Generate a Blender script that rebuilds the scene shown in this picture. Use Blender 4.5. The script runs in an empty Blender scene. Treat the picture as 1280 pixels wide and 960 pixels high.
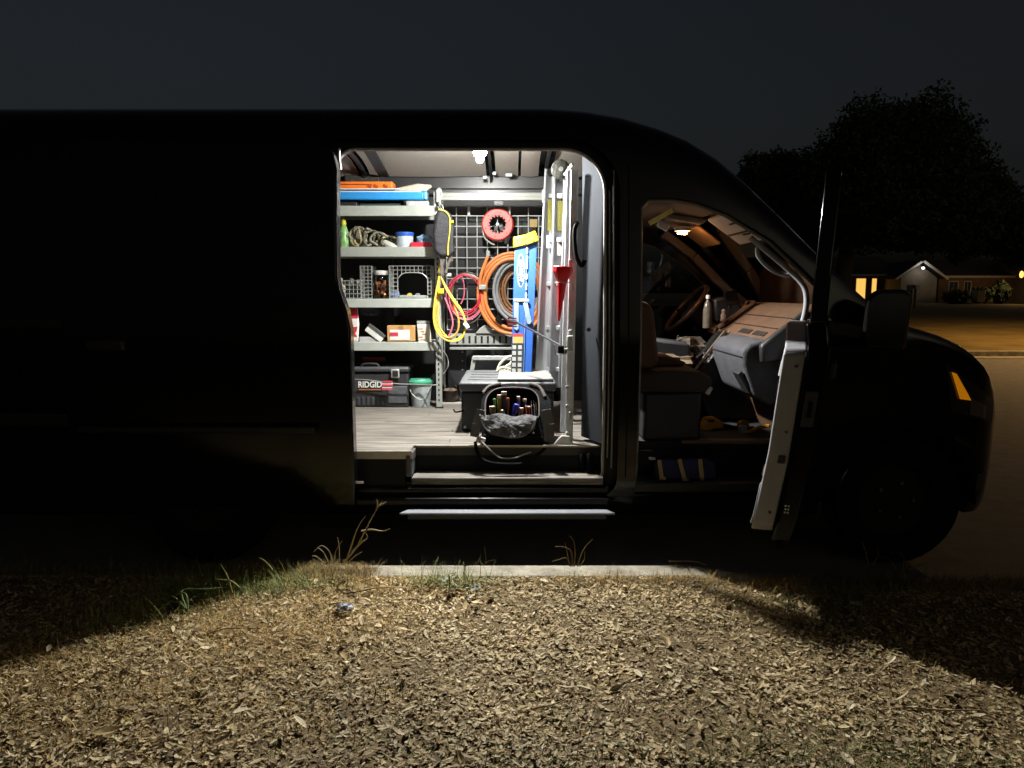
import bpy, bmesh, math, random
import numpy as np
from mathutils import Vector, Matrix

random.seed(7)
rng = np.random.default_rng(11)
S = bpy.context.scene
COL = S.collection
R = math.radians

# ------------------------------------------------------------------ camera
F = 920.0
PITCH = R(7.1)
CAMZ = 1.486
cam_d = bpy.data.cameras.new('camera')
cam = bpy.data.objects.new('camera', cam_d)
COL.objects.link(cam)
cam.location = (0, 0, CAMZ)
cam.rotation_euler = (math.pi / 2 - PITCH, 0, 0)
cam_d.sensor_width = 36.0
cam_d.lens = F / 1280 * 36.0
cam_d.clip_start = 0.05
cam_d.clip_end = 3000
S.camera = cam

# ------------------------------------------------------------------ world, moonless night sky
w = bpy.data.worlds.new('World')
S.world = w
w.use_nodes = True
nt = w.node_tree
nt.nodes.clear()
sky = nt.nodes.new('ShaderNodeTexSky')
sky.sky_type = 'NISHITA'
sky.sun_disc = False
sky.sun_elevation = R(12)
sky.sun_rotation = R(150)
sky.air_density = 1.0
sky.dust_density = 6.0
hsv = nt.nodes.new('ShaderNodeHueSaturation')
hsv.inputs['Saturation'].default_value = 0.62
hsv.inputs['Hue'].default_value = 0.515
bg = nt.nodes.new('ShaderNodeBackground')
bg.inputs['Strength'].default_value = 0.0060
wo = nt.nodes.new('ShaderNodeOutputWorld')
nt.links.new(sky.outputs[0], hsv.inputs['Color'])
nt.links.new(hsv.outputs[0], bg.inputs[0])
nt.links.new(bg.outputs[0], wo.inputs[0])

sun_d = bpy.data.lights.new('faint_sun', 'SUN')  # faint sun lamp added to the moonless sky, no visible source
sun_d.energy = 0.004
sun_d.angle = R(8)
sun_d.color = (0.85, 0.9, 1.0)
sun = bpy.data.objects.new('faint_sun', sun_d)
COL.objects.link(sun)
sun.location = (0, 0, 30)
sun.rotation_euler = (R(76), 0, R(150))

S.view_settings.view_transform = 'Standard'
S.view_settings.look = 'None'
S.view_settings.exposure = 0.0
S.view_settings.gamma = 1.0
S.view_settings.use_curve_mapping = False
S.cycles.use_denoising = True
S.cycles.max_bounces = 8
S.cycles.diffuse_bounces = 4
S.cycles.glossy_bounces = 4
S.cycles.transparent_max_bounces = 12
S.cycles.sample_clamp_indirect = 4.0
S.cycles.caustics_reflective = False
S.cycles.caustics_refractive = False
FLOOD_POWER = 205.0
DIFFUSER_STRENGTH = 4500.0
DOME_STRENGTH = 150.0
STREET_POWER = 6500.0


# ------------------------------------------------------------------ pixel helpers
def ray(u, v):
    a = (u - 640) / F
    b = (480 - v) / F
    return Vector((a, math.cos(PITCH) + b * math.sin(PITCH), -math.sin(PITCH) + b * math.cos(PITCH)))


def P(u, v, Y=None, z=None):
    d = ray(u, v)
    t = Y / d.y if Y is not None else (z - CAMZ) / d.z
    return Vector((d.x * t, d.y * t, CAMZ + d.z * t))


# ------------------------------------------------------------------ materials
def lin(h):
    h = h.lstrip('#')
    out = []
    for i in (0, 2, 4):
        c = int(h[i:i + 2], 16) / 255
        out.append(c / 12.92 if c <= 0.04045 else ((c + 0.055) / 1.055) ** 2.4)
    return tuple(out)


MATS = {}


def mat(name, col, rough=0.5, metal=0.0, var=0.15, scale=12.0, bump=0.0, bscale=60.0, spec=0.5, emit=None, coat=0.0,
        stretch=None, island=0.0):
    if name in MATS:
        return MATS[name]
    m = bpy.data.materials.new(name)
    MATS[name] = m
    m.use_nodes = True
    n = m.node_tree.nodes
    l = m.node_tree.links
    b = n['Principled BSDF']
    c = lin(col) if isinstance(col, str) else col
    b.inputs['Roughness'].default_value = rough
    b.inputs['Metallic'].default_value = metal
    b.inputs['Specular IOR Level'].default_value = spec
    b.inputs['Coat Weight'].default_value = coat
    tc = n.new('ShaderNodeTexCoord')
    mp = n.new('ShaderNodeMapping')
    l.new(tc.outputs['Object'], mp.inputs[0])
    if stretch:
        mp.inputs['Scale'].default_value = stretch
    nz = n.new('ShaderNodeTexNoise')
    nz.inputs['Scale'].default_value = scale
    nz.inputs['Detail'].default_value = 5
    nz.inputs['Roughness'].default_value = 0.6
    l.new(mp.outputs[0], nz.inputs['Vector'])
    rp = n.new('ShaderNodeValToRGB')
    rp.color_ramp.elements[0].position = 0.3
    rp.color_ramp.elements[1].position = 0.72
    rp.color_ramp.elements[0].color = tuple(x * (1 - var) for x in c) + (1,)
    rp.color_ramp.elements[1].color = tuple(min(1, x * (1 + var)) for x in c) + (1,)
    l.new(nz.outputs['Fac'], rp.inputs[0])
    out = rp.outputs[0]
    if island:
        g = n.new('ShaderNodeNewGeometry')
        h = n.new('ShaderNodeHueSaturation')
        mr = n.new('ShaderNodeMapRange')
        mr.inputs['To Min'].default_value = 1 - island
        mr.inputs['To Max'].default_value = 1 + island
        l.new(g.outputs['Random Per Island'], mr.inputs['Value'])
        l.new(mr.outputs[0], h.inputs['Value'])
        l.new(out, h.inputs['Color'])
        out = h.outputs[0]
    l.new(out, b.inputs['Base Color'])
    if bump:
        nb = n.new('ShaderNodeTexNoise')
        nb.inputs['Scale'].default_value = bscale
        nb.inputs['Detail'].default_value = 4
        l.new(mp.outputs[0], nb.inputs['Vector'])
        bm_ = n.new('ShaderNodeBump')
        bm_.inputs['Strength'].default_value = bump
        bm_.inputs['Distance'].default_value = 0.01
        l.new(nb.outputs['Fac'], bm_.inputs['Height'])
        l.new(bm_.outputs[0], b.inputs['Normal'])
    if emit:
        b.inputs['Emission Color'].default_value = tuple(lin(emit[0])) + (1,)
        b.inputs['Emission Strength'].default_value = emit[1]
    return m


def glass_mat(name, tint=(0.9, 0.93, 0.92), gloss=0.12):
    m = bpy.data.materials.new(name)
    MATS[name] = m
    m.use_nodes = True
    n = m.node_tree.nodes
    l = m.node_tree.links
    n.clear()
    o = n.new('ShaderNodeOutputMaterial')
    t = n.new('ShaderNodeBsdfTransparent')
    t.inputs[0].default_value = tint + (1,)
    g = n.new('ShaderNodeBsdfGlossy')
    g.inputs['Roughness'].default_value = 0.02
    fr = n.new('ShaderNodeFresnel')
    fr.inputs[0].default_value = 1.45
    mx = n.new('ShaderNodeMixShader')
    l.new(fr.outputs[0], mx.inputs[0])
    l.new(t.outputs[0], mx.inputs[1])
    l.new(g.outputs[0], mx.inputs[2])
    l.new(mx.outputs[0], o.inputs[0])
    return m


def ramp_noise_mat(name, cols, scale, rough=0.9, bump=0.4, bscale=80, stretch=None, island=False, spec=0.25):
    m = bpy.data.materials.new(name)
    MATS[name] = m
    m.use_nodes = True
    n = m.node_tree.nodes
    l = m.node_tree.links
    b = n['Principled BSDF']
    b.inputs['Roughness'].default_value = rough
    b.inputs['Specular IOR Level'].default_value = spec
    tc = n.new('ShaderNodeTexCoord')
    mp = n.new('ShaderNodeMapping')
    if stretch:
        mp.inputs['Scale'].default_value = stretch
    l.new(tc.outputs['Object'], mp.inputs[0])
    nz = n.new('ShaderNodeTexNoise')
    nz.inputs['Scale'].default_value = scale
    nz.inputs['Detail'].default_value = 8
    nz.inputs['Roughness'].default_value = 0.65
    l.new(mp.outputs[0], nz.inputs['Vector'])
    rp = n.new('ShaderNodeValToRGB')
    e = rp.color_ramp.elements
    k = len(cols)
    while len(e) < k:
        e.new(0.5)
    for i, c in enumerate(cols):
        e[i].position = (i / (k - 1)) if island else 0.25 + 0.5 * i / (k - 1)
        e[i].color = tuple(lin(c)) + (1,)
    if island:
        g = n.new('ShaderNodeNewGeometry')
        l.new(g.outputs['Random Per Island'], rp.inputs[0])
        h = n.new('ShaderNodeHueSaturation')
        mr = n.new('ShaderNodeMapRange')
        mr.inputs['From Min'].default_value = 0.3
        mr.inputs['From Max'].default_value = 0.7
        mr.inputs['To Min'].default_value = 0.62
        mr.inputs['To Max'].default_value = 1.5
        l.new(nz.outputs['Fac'], mr.inputs['Value'])
        l.new(mr.outputs[0], h.inputs['Value'])
        l.new(rp.outputs[0], h.inputs['Color'])
        l.new(h.outputs[0], b.inputs['Base Color'])
    else:
        l.new(nz.outputs['Fac'], rp.inputs[0])
        l.new(rp.outputs[0], b.inputs['Base Color'])
    if bump:
        nb = n.new('ShaderNodeTexNoise')
        nb.inputs['Scale'].default_value = bscale
        nb.inputs['Detail'].default_value = 5
        l.new(mp.outputs[0], nb.inputs['Vector'])
        bb = n.new('ShaderNodeBump')
        bb.inputs['Strength'].default_value = bump
        bb.inputs['Distance'].default_value = 0.02
        l.new(nb.outputs['Fac'], bb.inputs['Height'])
        l.new(bb.outputs[0], b.inputs['Normal'])
    return m


def emit_mat(name, col, strength):
    m = bpy.data.materials.new(name)
    MATS[name] = m
    m.use_nodes = True
    n = m.node_tree.nodes
    n.clear()
    o = n.new('ShaderNodeOutputMaterial')
    e = n.new('ShaderNodeEmission')
    e.inputs[0].default_value = tuple(lin(col)) + (1,)
    e.inputs[1].default_value = strength
    m.node_tree.links.new(e.outputs[0], o.inputs[0])
    return m


paint = mat('black_paint', (0.003, 0.003, 0.0033), 0.12, var=0.1, scale=3, spec=.35, bump=.02, bscale=9)
jambpaint = mat('black_jamb_paint', (0.006, 0.006, 0.0065), 0.5, var=0.15, spec=.2)
plastic_blk = mat('black_plastic', (0.012, 0.012, 0.013), 0.5, var=0.2, bump=0.15, bscale=300)
rubber = mat('black_rubber', (0.004, 0.004, 0.004), 0.85, var=0.2, bump=0.1, spec=.12)
sealgrey = mat('weatherstrip', (0.32, 0.31, 0.29), 0.55, var=0.2)
liner = mat('wall_liner', (0.018, 0.019, 0.021), 0.55, var=0.25, scale=6, bump=0.05)
headlin = mat('headliner_fabric', '#979089', 0.95, var=0.06, scale=40, bump=0.15, bscale=400)
trimgrey = mat('grey_trim', '#97989c', 0.6, var=0.08, bump=0.12, bscale=500)
darktrim = mat('dark_trim', '#3a3b3e', 0.6, var=0.1, bump=0.12, bscale=500)
steel = mat('galvanised_steel', '#a9ada8', 0.42, metal=0.35, var=0.12, scale=30)
steel2 = mat('shelf_enamel', '#9fa49c', 0.45, var=0.08, scale=18)
alu = mat('aluminium', '#b9bcc0', 0.33, metal=0.75, var=0.12, scale=25, stretch=(1, 1, 0.1))
chrome = mat('chrome', '#d0d0d0', 0.15, metal=1.0, var=0.05)
whitepl = mat('white_plastic', '#d9d9d4', 0.4, var=0.05)
cardboard = mat('cardboard', '#b38a55', 0.85, var=0.12, scale=25)


# ------------------------------------------------------------------ mesh builder
class MB:
    def __init__(self):
        self.v = []
        self.f = []

    def add(self, vs, fs):
        b = len(self.v)
        self.v += [tuple(x) for x in vs]
        self.f += [tuple(i + b for i in f) for f in fs]
        return self

    def box(self, x0, x1, y0, y1, z0, z1):
        vs = [(x0, y0, z0), (x1, y0, z0), (x1, y1, z0), (x0, y1, z0), (x0, y0, z1), (x1, y0, z1), (x1, y1, z1), (x0, y1, z1)]
        return self.add(vs, [(0, 3, 2, 1), (4, 5, 6, 7), (0, 1, 5, 4), (1, 2, 6, 5), (2, 3, 7, 6), (3, 0, 4, 7)])

    def obox(self, c, s, rot=None):
        M = rot if rot is not None else Matrix.Identity(3)
        c = Vector(c)
        vs = []
        for dz in (-.5, .5):
            for dx, dy in ((-.5, -.5), (.5, -.5), (.5, .5), (-.5, .5)):
                vs.append(c + M @ Vector((dx * s[0], dy * s[1], dz * s[2])))
        return self.add(vs, [(0, 3, 2, 1), (4, 5, 6, 7), (0, 1, 5, 4), (1, 2, 6, 5), (2, 3, 7, 6), (3, 0, 4, 7)])

    def bar(self, a, b, wx, wy, up=(0, 1, 0)):
        a = Vector(a); b = Vector(b)
        d = (b - a)
        z = d.normalized()
        x = Vector(up).cross(z)
        if x.length < 1e-4:
            x = Vector((1, 0, 0)).cross(z)
        x.normalize()
        y = z.cross(x)
        M = Matrix((x, y, z)).transposed()
        return self.obox((a + b) / 2, (wx, wy, d.length), M)

    def tube(self, pts, r, n=8, closed=False, taper=None):
        pts = [Vector(p) for p in pts]
        k = len(pts)
        rings = []
        prev = None
        for i, p in enumerate(pts):
            if closed:
                t = pts[(i + 1) % k] - pts[i - 1]
            else:
                t = pts[min(i + 1, k - 1)] - pts[max(i - 1, 0)]
            if t.length < 1e-9:
                t = Vector((0, 0, 1))
            t.normalize()
            if prev is None:
                a = Vector((0, 1, 0)) if abs(t.y) < .9 else Vector((1, 0, 0))
                nrm = (a - t * a.dot(t)).normalized()
            else:
                nrm = prev - t * prev.dot(t)
                nrm = nrm.normalized() if nrm.length > 1e-6 else t.orthogonal().normalized()
            prev = nrm
            bn = t.cross(nrm)
            rr = r if taper is None else r * taper[i]
            rings.append([p + (nrm * math.cos(2 * math.pi * j / n) + bn * math.sin(2 * math.pi * j / n)) * rr for j in range(n)])
        vs = [q for g in rings for q in g]
        fs = []
        m = k if closed else k - 1
        for i in range(m):
            a = i * n
            c = ((i + 1) % k) * n
            for j in range(n):
                fs.append((a + j, a + (j + 1) % n, c + (j + 1) % n, c + j))
        if not closed:
            fs.append(tuple(range(n - 1, -1, -1)))
            fs.append(tuple((k - 1) * n + j for j in range(n)))
        return self.add(vs, fs)

    def lathe(self, prof, c, n=24, axis='z', M=None, close=True):
        c = Vector(c)
        vs = []
        for r, h in prof:
            for j in range(n):
                a = 2 * math.pi * j / n
                if axis == 'z':
                    q = Vector((r * math.cos(a), r * math.sin(a), h))
                elif axis == 'y':
                    q = Vector((r * math.cos(a), h, r * math.sin(a)))
                else:
                    q = Vector((h, r * math.cos(a), r * math.sin(a)))
                if M is not None:
                    q = M @ q
                vs.append(c + q)
        fs = []
        for i in range(len(prof) - 1):
            for j in range(n):
                fs.append((i * n + j, i * n + (j + 1) % n, (i + 1) * n + (j + 1) % n, (i + 1) * n + j))
        if close:
            fs.append(tuple(range(n - 1, -1, -1)))
            k = len(prof) - 1
            fs.append(tuple(k * n + j for j in range(n)))
        return self.add(vs, fs)

    def prism(self, poly, fn, d0, d1):
        n = len(poly)
        vs = [fn(a, b, d0) for a, b in poly] + [fn(a, b, d1) for a, b in poly]
        fs = [tuple(range(n)), tuple(range(2 * n - 1, n - 1, -1))]
        fs += [(i, i + n, (i + 1) % n + n, (i + 1) % n) for i in range(n)]
        return self.add(vs, fs)

    def blob(self, c, s, seed=0, amp=0.25, nu=14, nv=9, flat=False):
        rr = random.Random(seed)
        c = Vector(c)
        ph = [rr.uniform(0, 6.28) for _ in range(6)]
        vs = []
        for i in range(nv + 1):
            th = math.pi * i / nv
            for j in range(nu):
                a = 2 * math.pi * j / nu
                k = 1 + amp * (math.sin(3 * a + ph[0]) * math.sin(2 * th + ph[1]) + .6 * math.sin(5 * a + ph[2] + 3 * th) + .5 * math.sin(7 * th + ph[3] + a)) * .6 * math.sin(th)
                q = Vector((math.sin(th) * math.cos(a) * s[0] * k, math.sin(th) * math.sin(a) * s[1] * k, math.cos(th) * s[2] * k))
                if flat and q.z < -s[2] * .5:
                    q.z = -s[2] * .5
                vs.append(c + q)
        fs = [(i * nu + j, (i + 1) * nu + j, (i + 1) * nu + (j + 1) % nu, i * nu + (j + 1) % nu) for i in range(nv) for j in range(nu)]
        return self.add(vs, fs)

    def xf(self, fn):
        self.v = [tuple(fn(Vector(p))) for p in self.v]
        return self

    def build(self, name, m, parent=None, bevel=0.0, smooth=40, seg=2):
        me = bpy.data.meshes.new(name)
        me.from_pydata(self.v, [], self.f)
        bmx = bmesh.new()
        bmx.from_mesh(me)
        bmesh.ops.recalc_face_normals(bmx, faces=bmx.faces)
        bmx.to_mesh(me)
        bmx.free()
        if smooth:
            me.polygons.foreach_set('use_smooth', [True] * len(me.polygons))
            me.set_sharp_from_angle(angle=R(smooth))
        return link(name, me, m, parent, bevel, seg)


def link(name, me, m, parent=None, bevel=0.0, seg=2):
    o = bpy.data.objects.new(name, me)
    COL.objects.link(o)
    if m is not None:
        if isinstance(m, (list, tuple)):
            for q in m:
                me.materials.append(q)
        else:
            me.materials.append(m)
    if bevel:
        b = o.modifiers.new('bevel', 'BEVEL')
        b.width = bevel
        b.segments = seg
        b.limit_method = 'ANGLE'
        b.angle_limit = R(35)
    if parent is not None:
        attach(o, parent)
    return o


ORIG = {}


def attach(o, parent):
    o.parent = parent
    b = ORIG.get(parent.name)
    if b is not None:
        o.matrix_parent_inverse = Matrix.Translation(-b)


def thing(name, label, cat, loc=(0, 0, 0), group=None):
    e = bpy.data.objects.new(name, None)
    COL.objects.link(e)
    e.empty_display_size = 0.1
    e.location = loc
    ORIG[e.name] = Vector(loc)
    return tag(e, label, cat, group)


def tag(o, label=None, cat=None, group=None, kind=None):
    if label: o['label'] = label
    if cat: o['category'] = cat
    if group: o['group'] = group
    if kind: o['kind'] = kind
    return o


def smoothpts(pts, n=6, closed=False):
    pts = [Vector(p) for p in pts]
    k = len(pts)
    out = []
    rngm = k if closed else k - 1
    for i in range(rngm):
        if closed:
            p0, p1, p2, p3 = pts[i - 1], pts[i], pts[(i + 1) % k], pts[(i + 2) % k]
        else:
            p0, p1, p2, p3 = pts[max(i - 1, 0)], pts[i], pts[i + 1], pts[min(i + 2, k - 1)]
        for j in range(n):
            t = j / n
            out.append(0.5 * ((2 * p1) + (p2 - p0) * t + (2 * p0 - 5 * p1 + 4 * p2 - p3) * t * t + (3 * p1 - p0 - 3 * p2 + p3) * t ** 3))
    if not closed:
        out.append(pts[-1])
    return out


def text_mesh(name, s, size, fn, m, parent, extrude=0.0, bold=0.0, sx=1.0):
    cu = bpy.data.curves.new(name, 'FONT')
    cu.body = s
    cu.size = size
    cu.align_x = 'CENTER'
    cu.align_y = 'CENTER'
    cu.offset = bold
    cu.extrude = extrude
    o = bpy.data.objects.new(name + '_tmp', cu)
    COL.objects.link(o)
    dg = bpy.context.evaluated_depsgraph_get()
    me = bpy.data.meshes.new_from_object(o.evaluated_get(dg))
    bpy.data.objects.remove(o)
    bpy.data.curves.remove(cu)
    for vt in me.vertices:
        vt.co = fn(vt.co.x * sx, vt.co.y, vt.co.z)
    me.materials.clear()
    return link(name, me, m, parent)


def interp(tab, x):
    if x <= tab[0][0]: return tab[0][1]
    for (a, b), (c, d) in zip(tab, tab[1:]):
        if x <= c:
            return b + (d - b) * (x - a) / (c - a)
    return tab[-1][1]


def sinterp(tab, x):
    xs = [t[0] for t in tab]
    if x <= xs[0]: return tab[0][1]
    if x >= xs[-1]: return tab[-1][1]
    i = max(j for j in range(len(xs)) if xs[j] <= x)
    i = min(i, len(xs) - 2)
    x0, x1 = xs[i], xs[i + 1]
    y0, y1 = tab[i][1], tab[i + 1][1]
    d = (y1 - y0) / (x1 - x0)

    def slope(k):
        if k == 0 or k == len(xs) - 1:
            return 0.0 if k == 0 else (tab[k][1] - tab[k - 1][1]) / (xs[k] - xs[k - 1])
        a = (tab[k][1] - tab[k - 1][1]) / (xs[k] - xs[k - 1])
        b = (tab[k + 1][1] - tab[k][1]) / (xs[k + 1] - xs[k])
        return 0.0 if a * b <= 0 else 2 * a * b / (a + b)
    m0, m1 = slope(i), slope(i + 1)
    t = (x - x0) / (x1 - x0)
    h = x1 - x0
    return (2 * t ** 3 - 3 * t * t + 1) * y0 + (t ** 3 - 2 * t * t + t) * h * m0 + (-2 * t ** 3 + 3 * t * t) * y1 + (t ** 3 - t * t) * h * m1


# ================================================================== SETTING
asphalt = ramp_noise_mat('asphalt', ['#65635f', '#74726e', '#85827d'], 6, rough=0.75, bump=0.5, bscale=220, spec=0.3)
soil = ramp_noise_mat('verge_soil', ['#4a3c28', '#6b5a3e', '#857252'], 9, bump=0.8, bscale=60)
lawn = ramp_noise_mat('far_lawn', ['#4f4526', '#6d5d33', '#857243'], 0.8, bump=0.6, bscale=20)
concrete = ramp_noise_mat('concrete', ['#625c50', '#8f897a', '#aca695'], 7, rough=0.9, bump=0.6, bscale=45)

KERB_Y0, KERB_Y1 = 3.36, 3.505

g = MB().add([(-900, -300, -.35), (900, -300, -.35), (900, 1500, -.35), (-900, 1500, -.35)], [(0, 1, 2, 3)]).build('ground', lawn)
tag(g, 'dark open ground reaching to the horizon', kind='structure')
g = MB().add([(-160, KERB_Y1 - .02, 0), (160, KERB_Y1 - .02, 0), (160, 17.3, 0), (-160, 17.3, 0)], [(0, 1, 2, 3)]).build('road', asphalt)
tag(g, 'dark asphalt street running past the parked van', kind='structure')


def far_ground():
    m = MB()
    xs = np.linspace(-160, 160, 65)
    ys = [17.3, 17.45, 18.6, 22, 26, 30, 36, 44, 54, 66, 80, 110, 160]
    zs = [0.1, 0.12, 0.14, 0.18, 0.22, 0.26, 0.3, .36, .42, .5, .55, .5, .4]
    vs = []
    for j, y in enumerate(ys):
        for x in xs:
            vs.append((x, y, zs[j] + (0.05 * math.sin(x * .35 + y * .2) if 1 < j < 12 else 0)))
    n = len(xs)
    fs = [(j * n + i, j * n + i + 1, (j + 1) * n + i + 1, (j + 1) * n + i) for j in range(len(ys) - 1) for i in range(n - 1)]
    m.add(vs, fs)
    return m


tag(far_ground().build('lawn', lawn), 'dry amber lit lawn across the street', kind='structure')
tag(MB().box(-160, 160, 17.1, 17.3, 0.004, 0.13).build('far_kerb', concrete, bevel=.02), 'pale concrete kerb on the far side of the street', kind='structure')
tag(MB().box(-160, 160, 16.5, 17.1, 0.004, 0.012).build('gutter', concrete), 'concrete gutter pan along far kerb', kind='structure')
drive = MB().add([(36, 44, .40), (70, 38, .36), (80, 44, .42), (38, 50, .44)], [(0, 1, 2, 3)])


def vnoise(x, y):
    return (math.sin(x * 2.1 + 1.3 * math.sin(y * 1.7)) * .5 + math.sin(y * 2.9 + x * 1.1 + 2) * .3 + math.sin(x * 6.3 + y * 4.1) * .2)


def verge_z(x, y):
    edge = min(1.0, max(0.0, (KERB_Y0 - y) / .25))
    z = 0.135 + 0.02 * edge * vnoise(x, y) + 0.012 * edge
    if x > .85:                     # kerb drops toward a driveway
        z -= min(.06, (x - .85) * .12) * (0.4 + 0.6 * (1 - edge))
    return z


m = MB()
xs = np.concatenate([np.linspace(-40, -4, 13), np.linspace(-3.6, 4, 77), np.linspace(5, 40, 12)])
ys = np.concatenate([np.linspace(-25, 0, 8), np.linspace(.5, KERB_Y0, 38)])
vs = [(x, y, verge_z(x, y) + random.uniform(-.006, .006)) for y in ys for x in xs]
n = len(xs)
m.add(vs, [(j * n + i, j * n + i + 1, (j + 1) * n + i + 1, (j + 1) * n + i) for j in range(len(ys) - 1) for i in range(n - 1)])
verge = tag(m.build('verge', soil), 'bare dry verge strewn with leaves beside the kerb', kind='structure')

# kerb in cast lengths with open joints
kb = [(-40, -9.2), (-9.194, -6.15), (-6.144, -3.1), (-3.094, -0.235), (-0.229, 0.862)]
for i, (a, b) in enumerate(kb):
    z1 = .15
    k = MB().box(a, b, KERB_Y0, KERB_Y1, -.1, z1 + random.uniform(-.004, .003)).build('kerb', concrete, bevel=.010)
    tag(k, 'pale concrete kerb length edging the verge', kind='structure')
m = MB()
m.add([(0.865, KERB_Y0, -.1), (1.25, KERB_Y0, -.1), (1.25, KERB_Y1, -.1), (.865, KERB_Y1, -.1), (.865, KERB_Y0, .15), (1.25, KERB_Y0, .085), (1.25, KERB_Y1, .085), (.865, KERB_Y1, .15)],
      [(0, 3, 2, 1), (4, 5, 6, 7), (0, 1, 5, 4), (1, 2, 6, 5), (2, 3, 7, 6), (3, 0, 4, 7)])
tag(m.build('kerb', concrete, bevel=.015), 'pale kerb length ramping down to the drive', kind='structure')
tag(MB().box(1.255, 40, KERB_Y0, KERB_Y1, -.1, .085).build('kerb', concrete, bevel=.015), 'low dropped kerb beyond the ramped length', kind='structure')


# ---- leaf litter, straw
def leaf_arrays(n, xr, yr, lmin, lmax, wr, lift, tilt):
    x = rng.uniform(xr[0], xr[1], n * 2)
    y = rng.uniform(yr[0], yr[1], n * 2)
    dens = np.sin(x * 5.1 + 2 * np.sin(y * 3.3)) * .4 + np.sin(y * 9.7 + x * 3.7 + 1) * .35 + np.sin(x * 17 + y * 13) * .25
    keep = np.argsort(-(dens * .35 + rng.random(n * 2)))[:n]
    x, y = x[keep], y[keep]
    L = rng.uniform(lmin, lmax, n)
    W = L * rng.uniform(wr[0], wr[1], n)
    yaw = rng.uniform(0, 2 * np.pi, n)
    pit = rng.normal(0, tilt, n)
    rol = rng.normal(0, tilt, n)
    curl = rng.normal(0.10, 0.14, n)
    fold = rng.uniform(-.15, .35, n)
    base = np.array([[-.5, 0], [-.16, 0], [.2, 0], [.5, 0], [-.2, .5], [.17, .42], [-.2, -.5], [.17, -.42]])
    fs = [(0, 6, 1), (0, 1, 4), (1, 6, 7, 2), (1, 2, 5, 4), (2, 7, 3), (2, 3, 5)]
    lx = base[None, :, 0] * L[:, None]
    ly = base[None, :, 1] * W[:, None]
    lz = curl[:, None] * (base[None, :, 0] ** 2) * L[:, None] * 3 + fold[:, None] * np.abs(ly)
    # roll, pitch, yaw
    cy, sy = np.cos(rol)[:, None], np.sin(rol)[:, None]
    ly, lz = ly * cy - lz * sy, ly * sy + lz * cy
    cp, sp = np.cos(pit)[:, None], np.sin(pit)[:, None]
    lx, lz = lx * cp - lz * sp, lx * sp + lz * cp
    ca, sa = np.cos(yaw)[:, None], np.sin(yaw)[:, None]
    X = lx * ca - ly * sa + x[:, None]
    Y = lx * sa + ly * ca + y[:, None]
    zg = np.array([verge_z(a, b) for a, b in zip(x, y)])
    Z = lz + (zg + np.abs(rng.normal(0, lift, n)) + .004)[:, None]
    V = np.stack([X, Y, Z], -1).reshape(-1, 3)
    faces = []
    for i in range(n):
        b = i * 8
        for f in fs:
            faces.append(tuple(b + q for q in f))
    return V, faces


leafmat = ramp_noise_mat('dry_leaf', ['#54432c', '#8a7650', '#a58e62', '#b3a077', '#c2b188', '#988869', '#ab9469', '#cabd9b', '#857254', '#bfab80'], 2.2, rough=0.7, bump=0.1, bscale=200, island=True)
Va, Fa = leaf_arrays(50000, (-2.9, 2.9), (1.5, 3.37), .010, .028, (.22, .5), .005, .24)
Vb, Fb = leaf_arrays(6500, (-2.9, 2.9), (1.5, 3.36), .028, .048, (.22, .4), .008, .26)
V1 = np.concatenate([Va, Vb])
F1 = Fa + [tuple(i + len(Va) for i in f) for f in Fb]
me = bpy.data.meshes.new('leaf_litter')
me.from_pydata(V1.tolist(), [], F1)
tag(link('leaf_litter', me, leafmat), 'dense carpet of small curled dry oak leaves over the verge', 'leaf litter', kind='stuff')


def blades(n, xy, lmin, lmax, wd, lean, zoff=0.0):
    """thin bent blades; xy(n)->x,y arrays"""
    x, y = xy(n)
    L = rng.uniform(lmin, lmax, n)
    yaw = rng.uniform(0, 2 * np.pi, n)
    le = np.clip(rng.normal(lean, .3, n), 0.05, 1.5)
    bend = rng.normal(.35, .3, n)
    V = []
    Fc = []
    for i in range(n):
        z0 = verge_z(x[i], y[i]) - .005 + zoff
        if y[i] > KERB_Y0:
            z0 = 0.148 if x[i] < .86 else .09
        dx, dy = math.cos(yaw[i]), math.sin(yaw[i])
        px, py = -dy * wd * .5, dx * wd * .5
        b = len(V)
        ax, az = 0.0, 0.0
        ang = le[i]
        for k in range(4):
            s = 1 - k / 3.3
            cx, cy, cz = x[i] + dx * ax, y[i] + dy * ax, z0 + az
            V.append((cx + px * s, cy + py * s, cz))
            V.append((cx - px * s, cy - py * s, cz))
            ax += math.sin(ang) * L[i] / 3
            az += math.cos(ang) * L[i] / 3
            ang += bend[i]
            if az < 0.006: az = 0.006
        for k in range(3):
            Fc.append((b + 2 * k, b + 2 * k + 1, b + 2 * k + 3, b + 2 * k + 2))
    return V, Fc


def make_blades(name, n, xy, lmin, lmax, wd, lean, m, label, cat):
    V, Fc = blades(n, xy, lmin, lmax, wd, lean)
    me = bpy.data.meshes.new(name)
    me.from_pydata(V, [], Fc)
    return tag(link(name, me, m), label, cat, kind='stuff')


straw = ramp_noise_mat('straw', ['#8a6d3c', '#a88a52', '#c5a86d', '#6f5a35', '#b79b62'], 20, rough=0.8, bump=0, island=True)
strawdark = ramp_noise_mat('old_grass', ['#5b4a2b', '#79653c', '#947d4d', '#4c452a'], 20, rough=0.8, bump=0, island=True)
stemmat = ramp_noise_mat('stem_bits', ['#7a6746', '#a08a5e', '#b8a478', '#8d784f', '#c8b78e', '#6b5a3c'], 3, rough=0.8, bump=0, island=True)
green = ramp_noise_mat('green_blades', ['#4a5a2c', '#62703c', '#7b8148', '#8a8650'], 20, rough=0.7, bump=0, island=True)


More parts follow.
